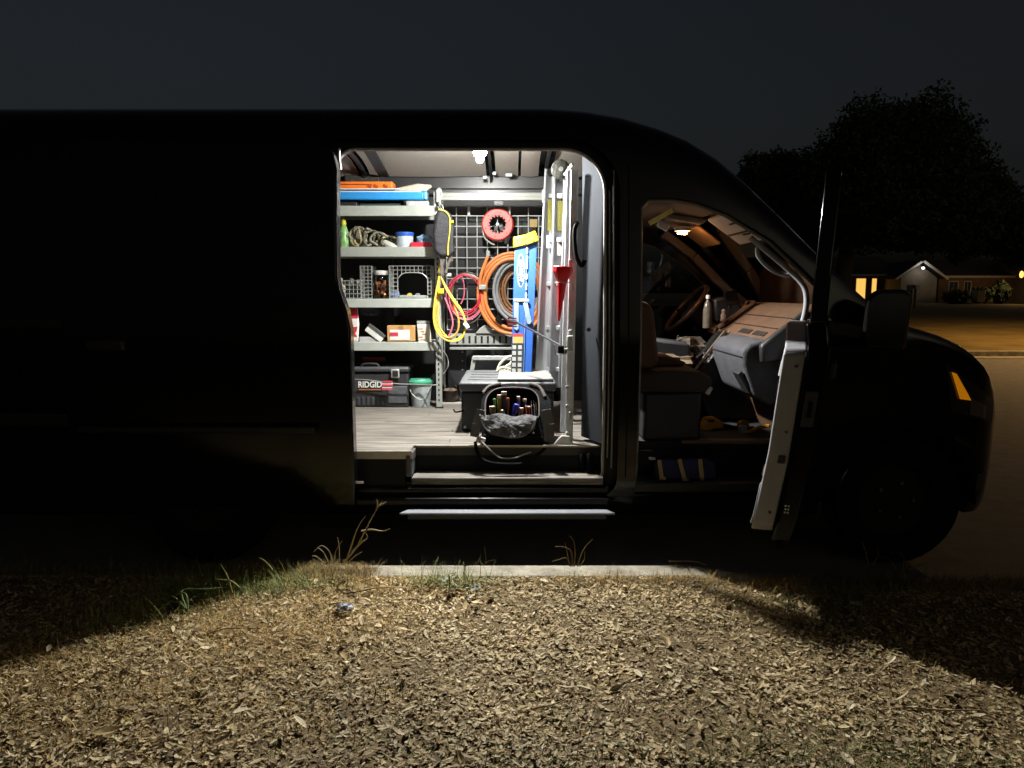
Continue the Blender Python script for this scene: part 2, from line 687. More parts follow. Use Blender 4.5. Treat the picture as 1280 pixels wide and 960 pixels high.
def patch(cs):
    def fn(n):
        k = rng.integers(0, len(cs), n)
        c = np.array(cs)
        x = c[k, 0] + rng.normal(0, 1, n) * c[k, 2]
        y = c[k, 1] + rng.normal(0, 1, n) * c[k, 3]
        y = np.minimum(y, KERB_Y0 - .01 - rng.uniform(0, .05, n))
        y = np.maximum(y, 1.3)
        return x, y
    return fn


make_blades('straw', 16000, patch([(-1.0, 3.25, .35, .08), (-1.0, 3.0, .35, .12), (-1.15, 2.6, .35, .16), (-1.6, 2.5, .3, .2), (-.6, 3.25, .3, .06), (-.75, 2.9, .25, .12), (-1.3, 2.95, .25, .15), (-.95, 2.7, .2, .1), (-1.5, 2.2, .4, .2), (-1.8, 2.6, .3, .2), (-1.1, 2.3, .35, .15)]),
            .03, .10, .0035, 1.15, straw, 'mat of short golden straw on the left of the verge', 'straw')
make_blades('dry_grass', 16000, patch([(-1.6, 3.1, .5, .2), (-2.0, 2.4, .5, .35), (-1.7, 2.1, .5, .25), (1.4, 3.2, .35, .1), (1.3, 2.9, .3, .2), (.6, 3.28, .35, .04), (0, 2.5, 1.2, .5), (1.0, 3.1, .4, .2), (1.9, 2.3, .4, .4), (2.0, 3.2, .5, .1)]),
            .03, .11, .003, 1.1, strawdark, 'flattened brown dry grass scattered over the verge', 'dry grass')
make_blades('grass', 3600, patch([(-1.28, 3.18, .18, .09), (-1.05, 3.22, .15, .06), (-1.5, 3.0, .15, .1), (-1.4, 3.15, .15, .08), (-1.25, 3.25, .18, .05), (-1.6, 2.85, .15, .1), (-.3, 3.28, .1, .03), (1.55, 3.0, .25, .15), (.4, 1.9, .5, .2), (1.1, 1.9, .3, .1)]),
            .05, .16, .0035, .75, green, 'thin green grass blades growing among the straw', 'grass')
make_blades('stem_litter', 80000, lambda n: (rng.uniform(-2.8, 2.8, n), rng.uniform(1.5, 3.35, n)), .012, .05, .0022, 1.35, stemmat, 'fine broken stems mixed through the leaf litter', 'stem litter')


def over_kerb(n):
    k = rng.random(n)
    x = np.where(k < .65, rng.uniform(-2.9, -.66, n), rng.uniform(.86, 2.8, n))
    x = np.where(k < .25, rng.normal(-1.1, .22, n), x)
    x = np.where((x > -.64) & (x < .86), -1.0, x)
    y = rng.uniform(3.3, 3.47, n)
    return x, y


make_blades('overhanging_straw', 12000, over_kerb, .03, .085, .0032, 1.0, strawdark, 'thick straw spilling over the kerb edge', 'straw')
make_blades('kerb_grass', 1600, patch([(-1.05, 3.33, .3, .01), (-.75, 3.33, .2, .01), (.42, 3.33, .16, .01), (.75, 3.33, .15, .01), (1.15, 3.34, .3, .01), (1.75, 3.34, .25, .02)]),
            .03, .09, .003, .7, straw, 'short straw fringe growing along the kerb edge', 'dry grass')

# larger leaves lying singly on the litter
lm = []
for i in range(5):
    random.seed(40 + i)
    k = MB()
    L, W = 1.0, random.uniform(.3, .48)
    c1, c2 = random.uniform(.1, .5), random.uniform(-.2, .3)
    row = []
    for t in (-.5, -.28, -.05, .18, .38, .5):
        wd = W * .5 * math.cos(math.pi * t * .96) ** .7
        row.append([(t, wd, abs(wd) * .5 + c1 * t * t), (t, 0, c1 * t * t), (t, -wd, abs(wd) * .35 + c1 * t * t + c2 * t * .2)])
    k.add([p for r_ in row for p in r_], [(a * 3 + b, a * 3 + b + 1, a * 3 + b + 4, a * 3 + b + 3) for a in range(5) for b in range(2)])
    o = k.build('dry_leaf', None)
    lm.append(o.data)
    bpy.data.objects.remove(o)
bigleaf = []
for q, c in enumerate(['#b5a27a', '#97805a', '#cbbd99', '#7d6643', '#a8905f']):
    bigleaf.append(mat('big_leaf_%d' % q, c, .7, var=.2, scale=8))
for q in range(5):
    lm[q].materials.append(bigleaf[q])
random.seed(5)
for i in range(240):
    x, y = random.uniform(-2.1, 2.0), random.uniform(1.75, 3.3)
    if i == 0: x, y = P(135, 917, z=.17)[:2]
    o = bpy.data.objects.new('dry_leaf', lm[i % 5 if i else 4])
    COL.objects.link(o)
    s = random.uniform(.035, .06) if i else .085
    o.scale = (s, s, s)
    o.location = (x, y, verge_z(x, y) + random.uniform(.014, .026))
    o.rotation_euler = (random.gauss(0, .3), random.gauss(0, .3), random.uniform(0, 6.28)) if i else (.1, -.1, .15)
    o.parent = verge

# twigs
twigm = mat('twig_bark', '#8f7a55', .85, var=.25, scale=40)
random.seed(9)
for i, (u, v, ln, an) in enumerate([(960, 765, .22, -.9), (470, 735, .28, .15), (290, 790, .2, .25), (1010, 745, .2, .5), (690, 880, .16, .6), (240, 765, .24, .1), (1180, 880, .25, -.2), (860, 700, .18, -.4), (780, 880, .12, 1.2)]):
    c = P(u, v, z=.165)
    pts = []
    for t in np.linspace(-.5, .5, 6):
        pts.append((c.x + t * ln * math.cos(an) + random.gauss(0, .004), c.y + t * ln * math.sin(an) + random.gauss(0, .004), verge_z(c.x, c.y) + .022 + .008 * math.sin(t * 5 + i)))
    tw = MB().tube(smoothpts(pts, 3), .0035, 6, taper=list(np.linspace(1.2, .5, 16))).build('twig', twigm)
    tag(tw, ['bare twig slanting at the edge of the open door shadow', 'long pale twig lying in the straw near the silvery wrapper', 'thin twig in the golden straw near the sliding door shadow', 'twig beside the small green sprig', 'short twig lying alone in the middle of the leaf litter',
              'twig beside the sprawling pale grass clump', 'long thin twig far out in the dim litter by the door shadow', 'twig close to the ramped kerb length', 'tiny upright lying twig in the open leaf litter'][i], 'twig', 'twigs on the leaf litter')


stalk = mat('weed_stalk', '#9c8d6a', .8, var=.25, scale=40)


# weeds
def weed(u, v, stems, label, mt, r=.0035):
    b = P(u, v, Y=KERB_Y0 - .03)
    b.z = verge_z(b.x, b.y)
    t = thing('weed', label, 'weed', b)
    for st in stems:
        pts = [P(a, c, Y=b.y + dy) for a, c, dy in st]
        pts = smoothpts(pts, 5)
        MB().tube(pts, r, 6, taper=list(np.linspace(1.0, .35, len(pts)))).build('stem', mt, t)
    return t


weed(430, 703, [[(430, 703, 0), (445, 685, .01), (458, 660, .02), (470, 638, .02), (478, 626, .03)],
                [(440, 690, 0), (452, 678, .01), (459, 672, .0), (456, 664, .0)],
                [(452, 664, .01), (465, 662, .0), (478, 664, -.02), (487, 661, -.02)],
                [(432, 703, 0), (440, 680, .0), (447, 660, -.01), (457, 645, -.01)],
                [(470, 638, .02), (472, 630, .03), (471, 625, .03)], [(474, 632, .02), (480, 629, .0), (483, 627, 0)]],
     'tall bare forked weed stalk rising beside the kerb', stalk, .005)
weed(415, 702, [[(415, 703, 0), (412, 690, 0), (402, 682, -.02), (392, 690, -.03)], [(418, 703, 0), (420, 688, 0), (428, 676, 0)],
                [(410, 703, 0), (404, 690, 0), (396, 684, 0)], [(424, 703, 0), (424, 684, .01), (422, 672, 0)], [(436, 703, 0), (444, 695, 0), (452, 690, 0)], [(405, 704, 0), (396, 696, 0), (390, 695, -.02)]],
     'low clump of arching dry stems at the foot of the tall stalk', stalk, .003)
weed(716, 708, [[(716, 708, 0), (714, 690, 0), (706, 684, -.02), (694, 683, -.03)], [(718, 708, 0), (719, 690, 0), (717, 676, 0), (712, 670, 0)],
                [(722, 708, 0), (727, 692, 0), (733, 682, 0), (741, 674, 0)], [(714, 708, 0), (708, 698, 0), (700, 699, -.02), (690, 702, -.02)],
                [(724, 708, 0), (731, 698, 0), (730, 688, 0)], [(712, 708, 0), (709, 690, 0), (706, 678, 0)]],
     'tuft of dry weed standing against the middle of the kerb', strawdark, .003)
weed(607, 706, [[(607, 706, 0), (607, 695, 0), (606, 683, 0)], [(607, 704, 0), (612, 701, 0), (619, 700, 0)]], 'single thin stalk poking above the cracked kerb', strawdark, .002)
weed(215, 760, [[(235, 765, -.5), (220, 748, -.45), (205, 742, -.4), (195, 743, -.4)], [(235, 765, -.5), (232, 742, -.45), (215, 745, -.4), (200, 752, -.4)],
                [(200, 768, -.5), (190, 755, -.5), (181, 746, -.5)], [(290, 740, -.3), (284, 720, -.3), (276, 706, -.3)], [(235, 765, -.5), (228, 738, -.4), (260, 736, -.35), (290, 733, -.3)],
                [(300, 735, -.3), (288, 726, -.3), (268, 724, -.3)], [(340, 712, -.1), (332, 702, -.1), (324, 697, -.1)], [(240, 750, -.4), (215, 752, -.4), (200, 746, -.4)]],
     'sprawling pale green grass clump at the shadow edge', green, .004)
weed(1130, 710, [[(1130, 712, 0), (1140, 700, 0), (1160, 693, 0)], [(1128, 712, 0), (1130, 698, 0), (1124, 690, 0)], [(1135, 712, 0), (1150, 706, 0), (1168, 700, -.02)], [(1120, 712, 0), (1112, 700, 0), (1100, 697, 0)], [(1085, 705, 0), (1082, 690, 0), (1078, 678, 0)], [(1090, 706, 0), (1098, 694, 0), (1096, 684, 0)]],
     'wispy grass tuft by the front wheel', strawdark, .003)

# small green plants growing out of the litter
leafgreen = mat('weed_leaf', '#4c5f3c', .6, var=.3, scale=30)
for u, v, n, lab in [(562, 735, 22, 'small leafy green weed growing just before the kerb crack'), (595, 750, 14, 'tiny green seedling in front of the leafy weed'), (985, 765, 10, 'small green sprig near the edge of the door shadow')]:
    c = P(u, v, z=.16)
    t = thing('weed', lab, 'weed', c)
    random.seed(int(u))
    k = MB()
    for i in range(n):
        a = random.uniform(0, 6.28)
        h = random.uniform(.01, .07)
        rr_ = random.uniform(.005, .045)
        ctr = Vector((c.x + rr_ * math.cos(a), c.y + rr_ * math.sin(a), c.z + h))
        l_ = random.uniform(.015, .03)
        M = Matrix.Rotation(a, 3, 'Z') @ Matrix.Rotation(random.uniform(-.6, .4), 3, 'Y')
        pts = [(-.5, 0, 0), (-.1, .28, .08), (.5, 0, -.05), (-.1, -.28, .08), (0, 0, -.02)]
        k.add([ctr + M @ Vector(p) * l_ for p in pts], [(0, 4, 1), (1, 4, 2), (2, 4, 3), (3, 4, 0)])
    k.build('foliage', leafgreen, t)
    MB().tube([c, c + Vector((0, 0, .06))], .002, 5).build('stem', leafgreen, t)

# crumpled wrapper
foil = mat('wrapper_film', '#b9bccb', .3, metal=.3, var=.3, scale=40)
c = P(430, 759, z=.185)
wr = MB().blob(c, (.03, .022, .016), 3, .7, 12, 8).build('wrapper', foil, smooth=0)
tag(wr, 'crumpled silvery wrapper lying on the straw', 'litter')

# ================================================================== VAN
YC = 4.88
HWS = [(.2, .90), (.30, .96), (.38, .99), (.5, 1.012), (.8, 1.03), (1.25, 1.03), (1.32, 1.022), (1.5, .998), (1.9, .955), (2.2, .908), (2.6, .845)]


def hws(z): return interp(HWS, z)


def Ys(z): return YC - hws(z)


ZTOP = [(-3.7, 2.525), (.2, 2.525), (.5, 2.495), (.8, 2.415), (1.0, 2.325), (1.2, 2.17), (1.4, 1.97), (1.6, 1.755), (1.8, 1.545), (1.95, 1.40), (2.06, 1.335), (2.18, 1.305), (2.36, 1.25), (2.50, 1.18), (2.62, 1.085), (2.71, .96), (2.78, .82), (2.82, .72), (2.845, .66)]
PLAN = [(2.06, 1.0), (2.3, .99), (2.45, .97), (2.58, .935), (2.68, .885), (2.76, .81), (2.815, .71), (2.845, .6)]
ZLOW = [(-3.7, .27), (2.5, .27), (2.7, .25), (2.8, .28), (2.845, .35)]


def nx(x): return x if x < 2.06 else 2.06 + (x - 2.06) * .90


ZTOP = [(nx(a), b) for a, b in ZTOP]
PLAN = [(nx(a), b) for a, b in PLAN]
ZLOW = [(nx(a), b) for a, b in ZLOW]


def ztop(x): return sinterp(ZTOP, x)


SECT = [(.27, 1.0, 0), (.34, 1.0, 0), (.42, 1.0, 0), (.5, 1, 0), (.62, 1, 0), (.8, 1, 0), (1.0, 1, 0), (1.15, 1, 0), (1.25, 1, 0)]
CROWN = [(.06, 1), (.2, 1), (.38, 1), (.56, 1), (.7, 1), (.79, .995), (.855, .975), (.905, .935), (.945, .87), (.972, .77), (.988, .62), (.996, .4), (1.0, .15)]


def section(x, inset=0.0, zfloor=None):
    zt = ztop(x) - inset
    zl = interp(ZLOW, x) if zfloor is None else zfloor
    zb = min(1.25, zt - .16)
    pf = interp(PLAN, x)
    pts = []
    for z, r_, _ in SECT:
        zz = zl + (z - .27) / (1.25 - .27) * (zb - zl)
        pts.append(((hws(zz) - inset) * pf, zz))
    for fz, r_ in CROWN:
        zz = zb + fz * (zt - zb)
        # the upper body keeps the side angle, the hood is a plain crown
        pts.append(((hws(zz) - inset) * pf * r_, zz))
    return pts


def loft(xs, inset=0.0, zfloor=None):
    m = MB()
    rows = []
    for x in xs:
        s = section(x, inset, zfloor)
        full = [(-a, b) for a, b in s] + [(a, b) for a, b in reversed(s)]
        rows.append([(x, YC + a, b) for a, b in full])
    n = len(rows[0])
    vs = [p for r_ in rows for p in r_]
    fs = [(i * n + j, i * n + (j + 1) % n, (i + 1) * n + (j + 1) % n, (i + 1) * n + j) for i in range(len(xs) - 1) for j in range(n)]
    fs.append(tuple(range(n)))
    fs.append(tuple((len(xs) - 1) * n + j for j in range(n - 1, -1, -1)))
    m.add(vs, fs)
    return m


def rrect(x0, x1, z0, z1, rad, n=8):
    """rad = (bl, br, tr, tl)"""
    out = []
    for (cx, cz, r_, a0) in ((x0 + rad[0], z0 + rad[0], rad[0], 180), (x1 - rad[1], z0 + rad[1], rad[1], 270), (x1 - rad[2], z1 - rad[2], rad[2], 0), (x0 + rad[3], z1 - rad[3], rad[3], 90)):
        for i in range(n + 1):
            a = R(a0 + 90 * i / n)
            out.append((cx + r_ * math.cos(a), cz + r_ * math.sin(a)))
    return out


OPEN_IN = rrect(-.93, .492, .45, 2.238, (.06, .07, .22, .1))
OPEN_OUT = rrect(-1.0, .565, .385, 2.285, (.06, .10, .27, .12))
FD_OPEN = [(.665, .40), (1.50, .40), (1.60, .62), (1.64, .85), (1.645, 1.47), (1.60, 1.535), (1.365, 1.755), (1.13, 1.895), (.97, 1.955), (.85, 1.975), (.72, 1.975), (.675, 1.93)]

van = thing('van', 'black high roofed cargo van parked at kerb with side and passenger doors open', 'van', (0, YC, 0))


def toobj(mb, name):
    me = bpy.data.meshes.new(name)
    me.from_pydata(mb.v, [], mb.f)
    bmx = bmesh.new()
    bmx.from_mesh(me)
    bmesh.ops.recalc_face_normals(bmx, faces=bmx.faces)
    bmx.to_mesh(me)
    bmx.free()
    o = bpy.data.objects.new(name, me)
    COL.objects.link(o)
    return o


fxs = [-3.62, -3.55, -3.0, -2.0, -1.0, -.2, .2, .4, .6, .8, .95, 1.1, 1.25, 1.4, 1.55, 1.7, 1.85, 1.95, 2.0, 2.06, 2.12, 2.2, 2.3, 2.4, 2.5, 2.58, 2.64, 2.69, 2.73, 2.76, 2.79, 2.81, 2.83, 2.84, 2.845]
ixs = [-3.55, -3.0, -2.0, -1.0, -.2, .2, .4, .6, .8, .95, 1.1, 1.25, 1.4, 1.55, 1.7, 1.85, 1.96]
outer = toobj(loft([nx(a) for a in fxs]), 'outer')
inner = toobj(loft(ixs, .05, .42), 'inner')
pxz = lambda a, b, d: (a, d, b)
cutters = [inner,
           toobj(MB().prism(OPEN_OUT, pxz, 3.4, 4.5), 'c1'),
           toobj(MB().prism(FD_OPEN, pxz, 3.4, 4.4), 'c2'),
           toobj(MB().prism([(.75, 1.38), (1.55, 1.38), (1.56, 1.50), (1.34, 1.70), (1.1, 1.84), (.95, 1.88), (.78, 1.88)], pxz, 5.4, 6.4), 'c3'),
           toobj(MB().prism([(1.24, -.80), (1.6, -.86), (1.94, -.90), (1.94, .90), (1.6, .86), (1.24, .80)], lambda a, b, d: (a, YC + b, d), 1.2, 3.0), 'c4')]
WHX = (2.1, -1.66)
for wx in WHX:
    for (y0, y1) in ((3.5, 4.2), (5.56, 6.3)):
        cutters.append(toobj(MB().lathe([(.43, y0), (.43, y1)], (wx, 0, .33), 40, 'y'), 'cw'))
for c in cutters:
    md = outer.modifiers.new('b', 'BOOLEAN')
    md.operation = 'DIFFERENCE'
    md.solver = 'EXACT'
    md.object = c
dg = bpy.context.evaluated_depsgraph_get()
bodyme = bpy.data.meshes.new_from_object(outer.evaluated_get(dg))
bpy.data.objects.remove(outer)
for c in cutters:
    bpy.data.objects.remove(c)
bodyme.name = 'body'
bodyme.materials.clear()
bodyme.polygons.foreach_set('use_smooth', [True] * len(bodyme.polygons))
bodyme.set_sharp_from_angle(angle=R(28))
body = link('body', bodyme, paint, van)


def panel(poly, off0, off1, ncut=10, fn=None, ysurf=Ys):
    """slab following the body side between offsets, poly in (x,z)"""
    bmx = bmesh.new()
    vs = [bmx.verts.new((a, 0, b)) for a, b in poly]
    bmx.faces.new(vs)
    zs = [p[1] for p in poly]
    for zc in np.linspace(min(zs), max(zs), ncut + 2)[1:-1]:
        bmesh.ops.bisect_plane(bmx, geom=bmx.verts[:] + bmx.edges[:] + bmx.faces[:], plane_co=(0, 0, zc), plane_no=(0, 0, 1))
    bmx.verts.index_update()
    m = MB()
    n = len(bmx.verts)
    cs = [v.co.copy() for v in bmx.verts]
    V = [(c.x, ysurf(c.z) + off0, c.z) for c in cs] + [(c.x, ysurf(c.z) + off1, c.z) for c in cs]
    Fc = []
    for f in bmx.faces:
        idx = [v.index for v in f.verts]
        Fc.append(tuple(idx))
        Fc.append(tuple(i + n for i in reversed(idx)))
    for e in bmx.edges:
        if e.is_boundary:
            a, b = e.verts[0].index, e.verts[1].index
            Fc.append((a, b, b + n, a + n))
    bmx.free()
    m.add(V, Fc)
    if fn:
        m.xf(fn)
    return m


def ring(outp, inp, off0, off1, fn=None, ysurf=Ys):
    n = len(outp)
    m = MB()
    V = []
    for off in (off0, off1):
        V += [(a, ysurf(b) + off, b) for a, b in outp]
        V += [(a, ysurf(b) + off, b) for a, b in inp]
    Fc = []
    for i in range(n):
        j = (i + 1) % n
        Fc.append((i, j, n + j, n + i))
        Fc.append((2 * n + i, 3 * n + i, 3 * n + j, 2 * n + j))
        Fc.append((i, 2 * n + i, 2 * n + j, j))
        Fc.append((n + i, n + j, 3 * n + j, 3 * n + i))
    m.add(V, Fc)
    if fn:
        m.xf(fn)
    return m


# sliding door jamb and seal
def denser(poly, k=5):
    out = []
    for i, p in enumerate(poly):
        q = poly[(i + 1) % len(poly)]
        d = math.hypot(q[0] - p[0], q[1] - p[1])
        m_ = max(1, min(10, int(d / .12)))
        for j in range(m_):
            out.append((p[0] + (q[0] - p[0]) * j / m_, p[1] + (q[1] - p[1]) * j / m_))
    return out


def grow(poly, d):
    cx = sum(p[0] for p in poly) / len(poly)
    out = []
    n = len(poly)
    for i in range(n):
        a, b, c = poly[i - 1], poly[i], poly[(i + 1) % n]
        e1 = Vector((b[0] - a[0], b[1] - a[1]))
        e2 = Vector((c[0] - b[0], c[1] - b[1]))
        e1 = e1.normalized() if e1.length > 1e-6 else e2.normalized()
        e2 = e2.normalized() if e2.length > 1e-6 else e1
        t = (e1 + e2)
        t = t.normalized() if t.length > 1e-6 else e1
        out.append((b[0] + t.y * d, b[1] - t.x * d))
    return out


inn = denser(OPEN_IN)
jamb = ring(grow(inn, .10), inn, .056, .10).build('door_jamb', jambpaint, van, smooth=30)
MB().tube([(a, Ys(b) + .05, b) for a, b in inn], .0085, 8, closed=True).build('door_seal', sealgrey, jamb)
# pale grey strips added in the jamb to stand in for its vertical highlights
for xx, dy, z0, z1, rr_ in ((.514, .034, .6, 2.02, .005), (.533, .004, .55, 2.12, .005)):
    MB().tube([(xx, Ys(z) + dy, z) for z in np.linspace(z0, z1, 12)], rr_, 6).build('jamb_highlight', mat('jamb_highlight_grey', (.16, .16, .16), .25), jamb)
# inner pillar panel beside the opening, facing back into the load space
m = MB()
zz = np.linspace(.66, 2.28, 12)
V = []
for z in zz:
    V += [(.497, Ys(z) + .105, z), (.4485, Ys(z) + .22, z), (.40, Ys(z) + .335, z), (.52, Ys(z) + .36, z)]
m.add(V, [(i * 4 + j, i * 4 + j + 1, (i + 1) * 4 + j + 1, (i + 1) * 4 + j) for i in range(len(zz) - 1) for j in range(3)])
m.build('pillar_panel', mat('pillar_grey', '#323539', .9, var=.12, scale=5, spec=.04), van)
# seat belt strap hooked on the pillar panel
bh = MB().tube(smoothpts([P(722, 278, Y=4.12), P(718, 290, Y=4.1), P(720, 318, Y=4.08), P(727, 332, Y=4.06), P(731, 325, Y=4.05)], 5), .012, 8).build('grab_strap', rubber, van)
MB().lathe([(.001, 0), (.012, 0), (.012, .008), (.001, .008)], P(736, 412, Y=4.06), 12, 'y').build('pillar_bolt', mat('bolt_red', '#4a2a26', .5), van)

# cargo side wall, ceiling, floor
m = MB()
zz = np.linspace(.5, 2.36, 14)
V = []
for z in zz:
    y = YC + hws(z) - .075
    V += [(-3.5, y, z), (.62, y, z)]
m.add(V, [(2 * i, 2 * i + 1, 2 * i + 3, 2 * i + 2) for i in range(len(zz) - 1)])
wallp = m.build('wall_panel', liner, van)
for xx in (-.95, -.1, .33):
    MB().bar((xx, 5.775, .64), (xx, 5.70, 2.3), .07, .02).build('wall_rib', mat('rib_black', (.012, .012, .013), .4), wallp)
m = MB().bar((-3.5, 5.69, 2.30), (.6, 5.69, 2.30), .05, .10, up=(0, 0, 1))
m.build('roof_rail', mat('roof_rail_grey', (.035, .036, .038), .35), van)
m = MB().bar((-3.5, 5.66, 2.235), (.6, 5.66, 2.235), .05, .05, up=(0, 0, 1))
m.build('roof_rail', MATS['roof_rail_grey'], van, bevel=.015)


# headliner panels between roof bows
def headpanel(x0, x1, y0=4.12, y1=5.62, sag=.02):
    m = MB()
    nx, ny = 8, 10
    V = []
    for j in range(ny + 1):
        y = y0 + (y1 - y0) * j / ny
        for i in range(nx + 1):
            x = x0 + (x1 - x0) * i / nx
            z = 2.425 - .16 * abs((y - YC) / .78) ** 3.2 * .6 - sag * math.sin(math.pi * i / nx) * .3
            V.append((x, y, z))
    n = nx + 1
    fs = [(j * n + i, j * n + i + 1, (j + 1) * n + i + 1, (j + 1) * n + i) for j in range(ny) for i in range(nx)]
    m.add(V, fs)
    return m.build('headliner', headlin, van)


for a, b in ((-3.4, -2.2), (-2.15, -1.13), (-1.05, -.19), (-.12, .045), (.065, .195), (.30, .56)):
    headpanel(a, b)
for xx in (-1.09, -.155, .25):
    pts = []
    for y in np.linspace(4.05, 5.68, 12):
        pts.append((xx, y, 2.44 - .16 * abs((y - YC) / .78) ** 3.2 * .6))
    m = MB()
    for a, b in zip(pts, pts[1:]):
        m.bar(a, b, .075 if xx > -1 else .07, .02, up=(1, 0, 0))
    m.build('roof_bow', mat('bow_dark', (.02, .02, .021), .5), van)
# slanted dark strap across the ceiling
MB().bar(P(462, 188, Y=4.75), P(480, 220, Y=5.55), .075, .008, up=(0, 0, 1)).build('ceiling_strap', mat('strap_black', (.015, .015, .016), .8), van)

# floor: plank strips, step well
wood = ramp_noise_mat('grey_wood_vinyl', ['#2f2c29', '#57534d', '#7a756d', '#9c968c'], 3.0, rough=0.5, bump=0.08, bscale=40, stretch=(1.2, 16, 16))
FZ = .64
fl = MB().box(-3.5, .6, 4.02, 5.80, .585, .628)
fl.box(-3.5, -.535, 3.868, 4.015, .585, .628)
cargo = fl.build('cargo_floor', mat('floor_board', (.05, .048, .045), .7), van)
random.seed(3)
yy = 5.74
rowi = 0
while yy > 3.9:
    y0 = max(yy - .118, 3.872)
    if yy - .118 < 4.02 < yy - .01:
        y0 = 4.024
    x = -2.1 + random.uniform(-.6, .2)
    xmax = .59 if y0 >= 4.02 else -.545
    while x < xmax:
        x1 = min(x + random.uniform(.8, 1.2), xmax)
        if x1 - x > .05:
            MB().box(x, x1 - .0025, y0, yy - .0025, .628, FZ + random.uniform(-.0008, .0008)).build('plank', wood, cargo)
        x = x1
    yy = y0
    rowi += 1
edge = mat('edge_trim', '#b9b5ab', .4, metal=.3)
MB().box(-.93, -.535, 3.862, 3.870, .60, .643).build('edge_strip', edge, cargo)
MB().box(-.53, .49, 4.012, 4.022, .632, .643).build('edge_strip', edge, cargo)
# step well
sw = MB()
sw.box(-.54, .49, 3.855, 4.10, .46, .498)
step = sw.build('step_tread', wood, van, bevel=.004)
MB().box(-.54, .50, 4.022, 4.05, .498, .63).build('step_riser', jambpaint, van)
m = MB().prism([(3.86, .498), (4.04, .498), (4.04, .628), (3.86, .628)], lambda a, b, d: (d, a, b), -.575, -.538)
m.build('step_side', mat('step_side_grey', '#515357', .5), van, bevel=.012)
MB().box(-.93, -.575, 3.862, 3.90, .40, .598).build('sill_panel', jambpaint, van)
MB().lathe([(.02, .498), (.02, .60), (.012, .61)], (.43, 3.97, 0), 12).build('door_roller', rubber, van)
MB().lathe([(.014, .498), (.014, .59), (.008, .60)], (.39, 3.99, 0), 12).build('door_roller', rubber, van)
# side step board below the opening
m = MB().prism([(-.585, 3.70), (.535, 3.70), (.50, 3.765), (-.55, 3.765)], lambda a, b, d: (a, b, d), .340, .352)
m.build('side_step', mat('step_alloy', '#6c7076', .7, metal=.2, bump=.2, bscale=200), van, bevel=.004)
gloss = mat('sill_gloss', (.006, .006, .006), .32, spec=.25)
MB().box(-.55, .50, 3.74, 3.86, .30, .338).build('sill_moulding', plastic_blk, van, bevel=.01)
MB().box(-.90, .52, 3.805, 3.87, .356, .40).build('sill_moulding', gloss, van, bevel=.012)
MB().box(-.90, .52, 3.835, 3.90, .415, .448).build('sill_moulding', gloss, van, bevel=.01)

# sliding door, slid back outside the body
SD = [(-2.28, .37), (-.818, .37), (-.815, 1.30), (-.835, 1.40), (-.872, 1.50), (-.882, 1.56), (-.885, 2.10), (-.905, 2.19), (-.96, 2.24), (-2.2, 2.245), (-2.28, 2.17)]
sd = panel(SD, -.135, -.045, 14).build('sliding_door', paint, van, bevel=.012, smooth=30)
MB().box(-2.2, -1.0, 3.66, 3.71, .78, .81).xf(lambda p: p).build('side_moulding', plastic_blk, sd, bevel=.006)
panel([(-2.2, .46), (-.86, .46), (-.86, 1.2), (-2.2, 1.2)], -.043, -.01, 3).build('door_lining', darktrim, sd)
for (u, v, du, dv) in ((427, 383, 5, 9), (429, 391, 8, 4), (430, 428, 7, 3)):
    c = P(u, v, Y=3.79)
    MB().obox(c, (du / 245, .02, dv / 245)).build('latch', chrome, sd, bevel=.004)
MB().tube(smoothpts([P(424, 186, Y=3.95), P(424, 200, Y=3.93), P(426, 212, Y=3.93)], 5), .006, 8).build('latch_cable', whitepl, sd)
MB().obox((-2.05, 3.715, 1.22), (.2, .05, .06)).build('door_handle', plastic_blk, sd, bevel=.015)
# rail guide bracket at the lower front corner of the door
MB().obox(P(445, 602, Y=3.80), (.09, .05, .014)).build('roller_arm', chrome, sd, bevel=.004)
# exterior rub strip on rear quarter
MB().box(-3.4, -2.35, 3.835, 3.86, .78, .85).build('rub_strip', plastic_blk, van, bevel=.008)
MB().box(-3.45, -2.30, 3.842, 3.862, 1.30, 1.345).build('slide_rail', plastic_blk, van, bevel=.006)
# seam and strip on the B pillar
m = MB()
for z0, z1 in zip(np.linspace(.5, 2.15, 12), np.linspace(.5, 2.15, 12)[1:]):
    m.bar((.61, Ys(z0) - .001, z0), (.61, Ys(z1) - .001, z1), .006, .006)
m.build('pillar_seam', rubber, van)

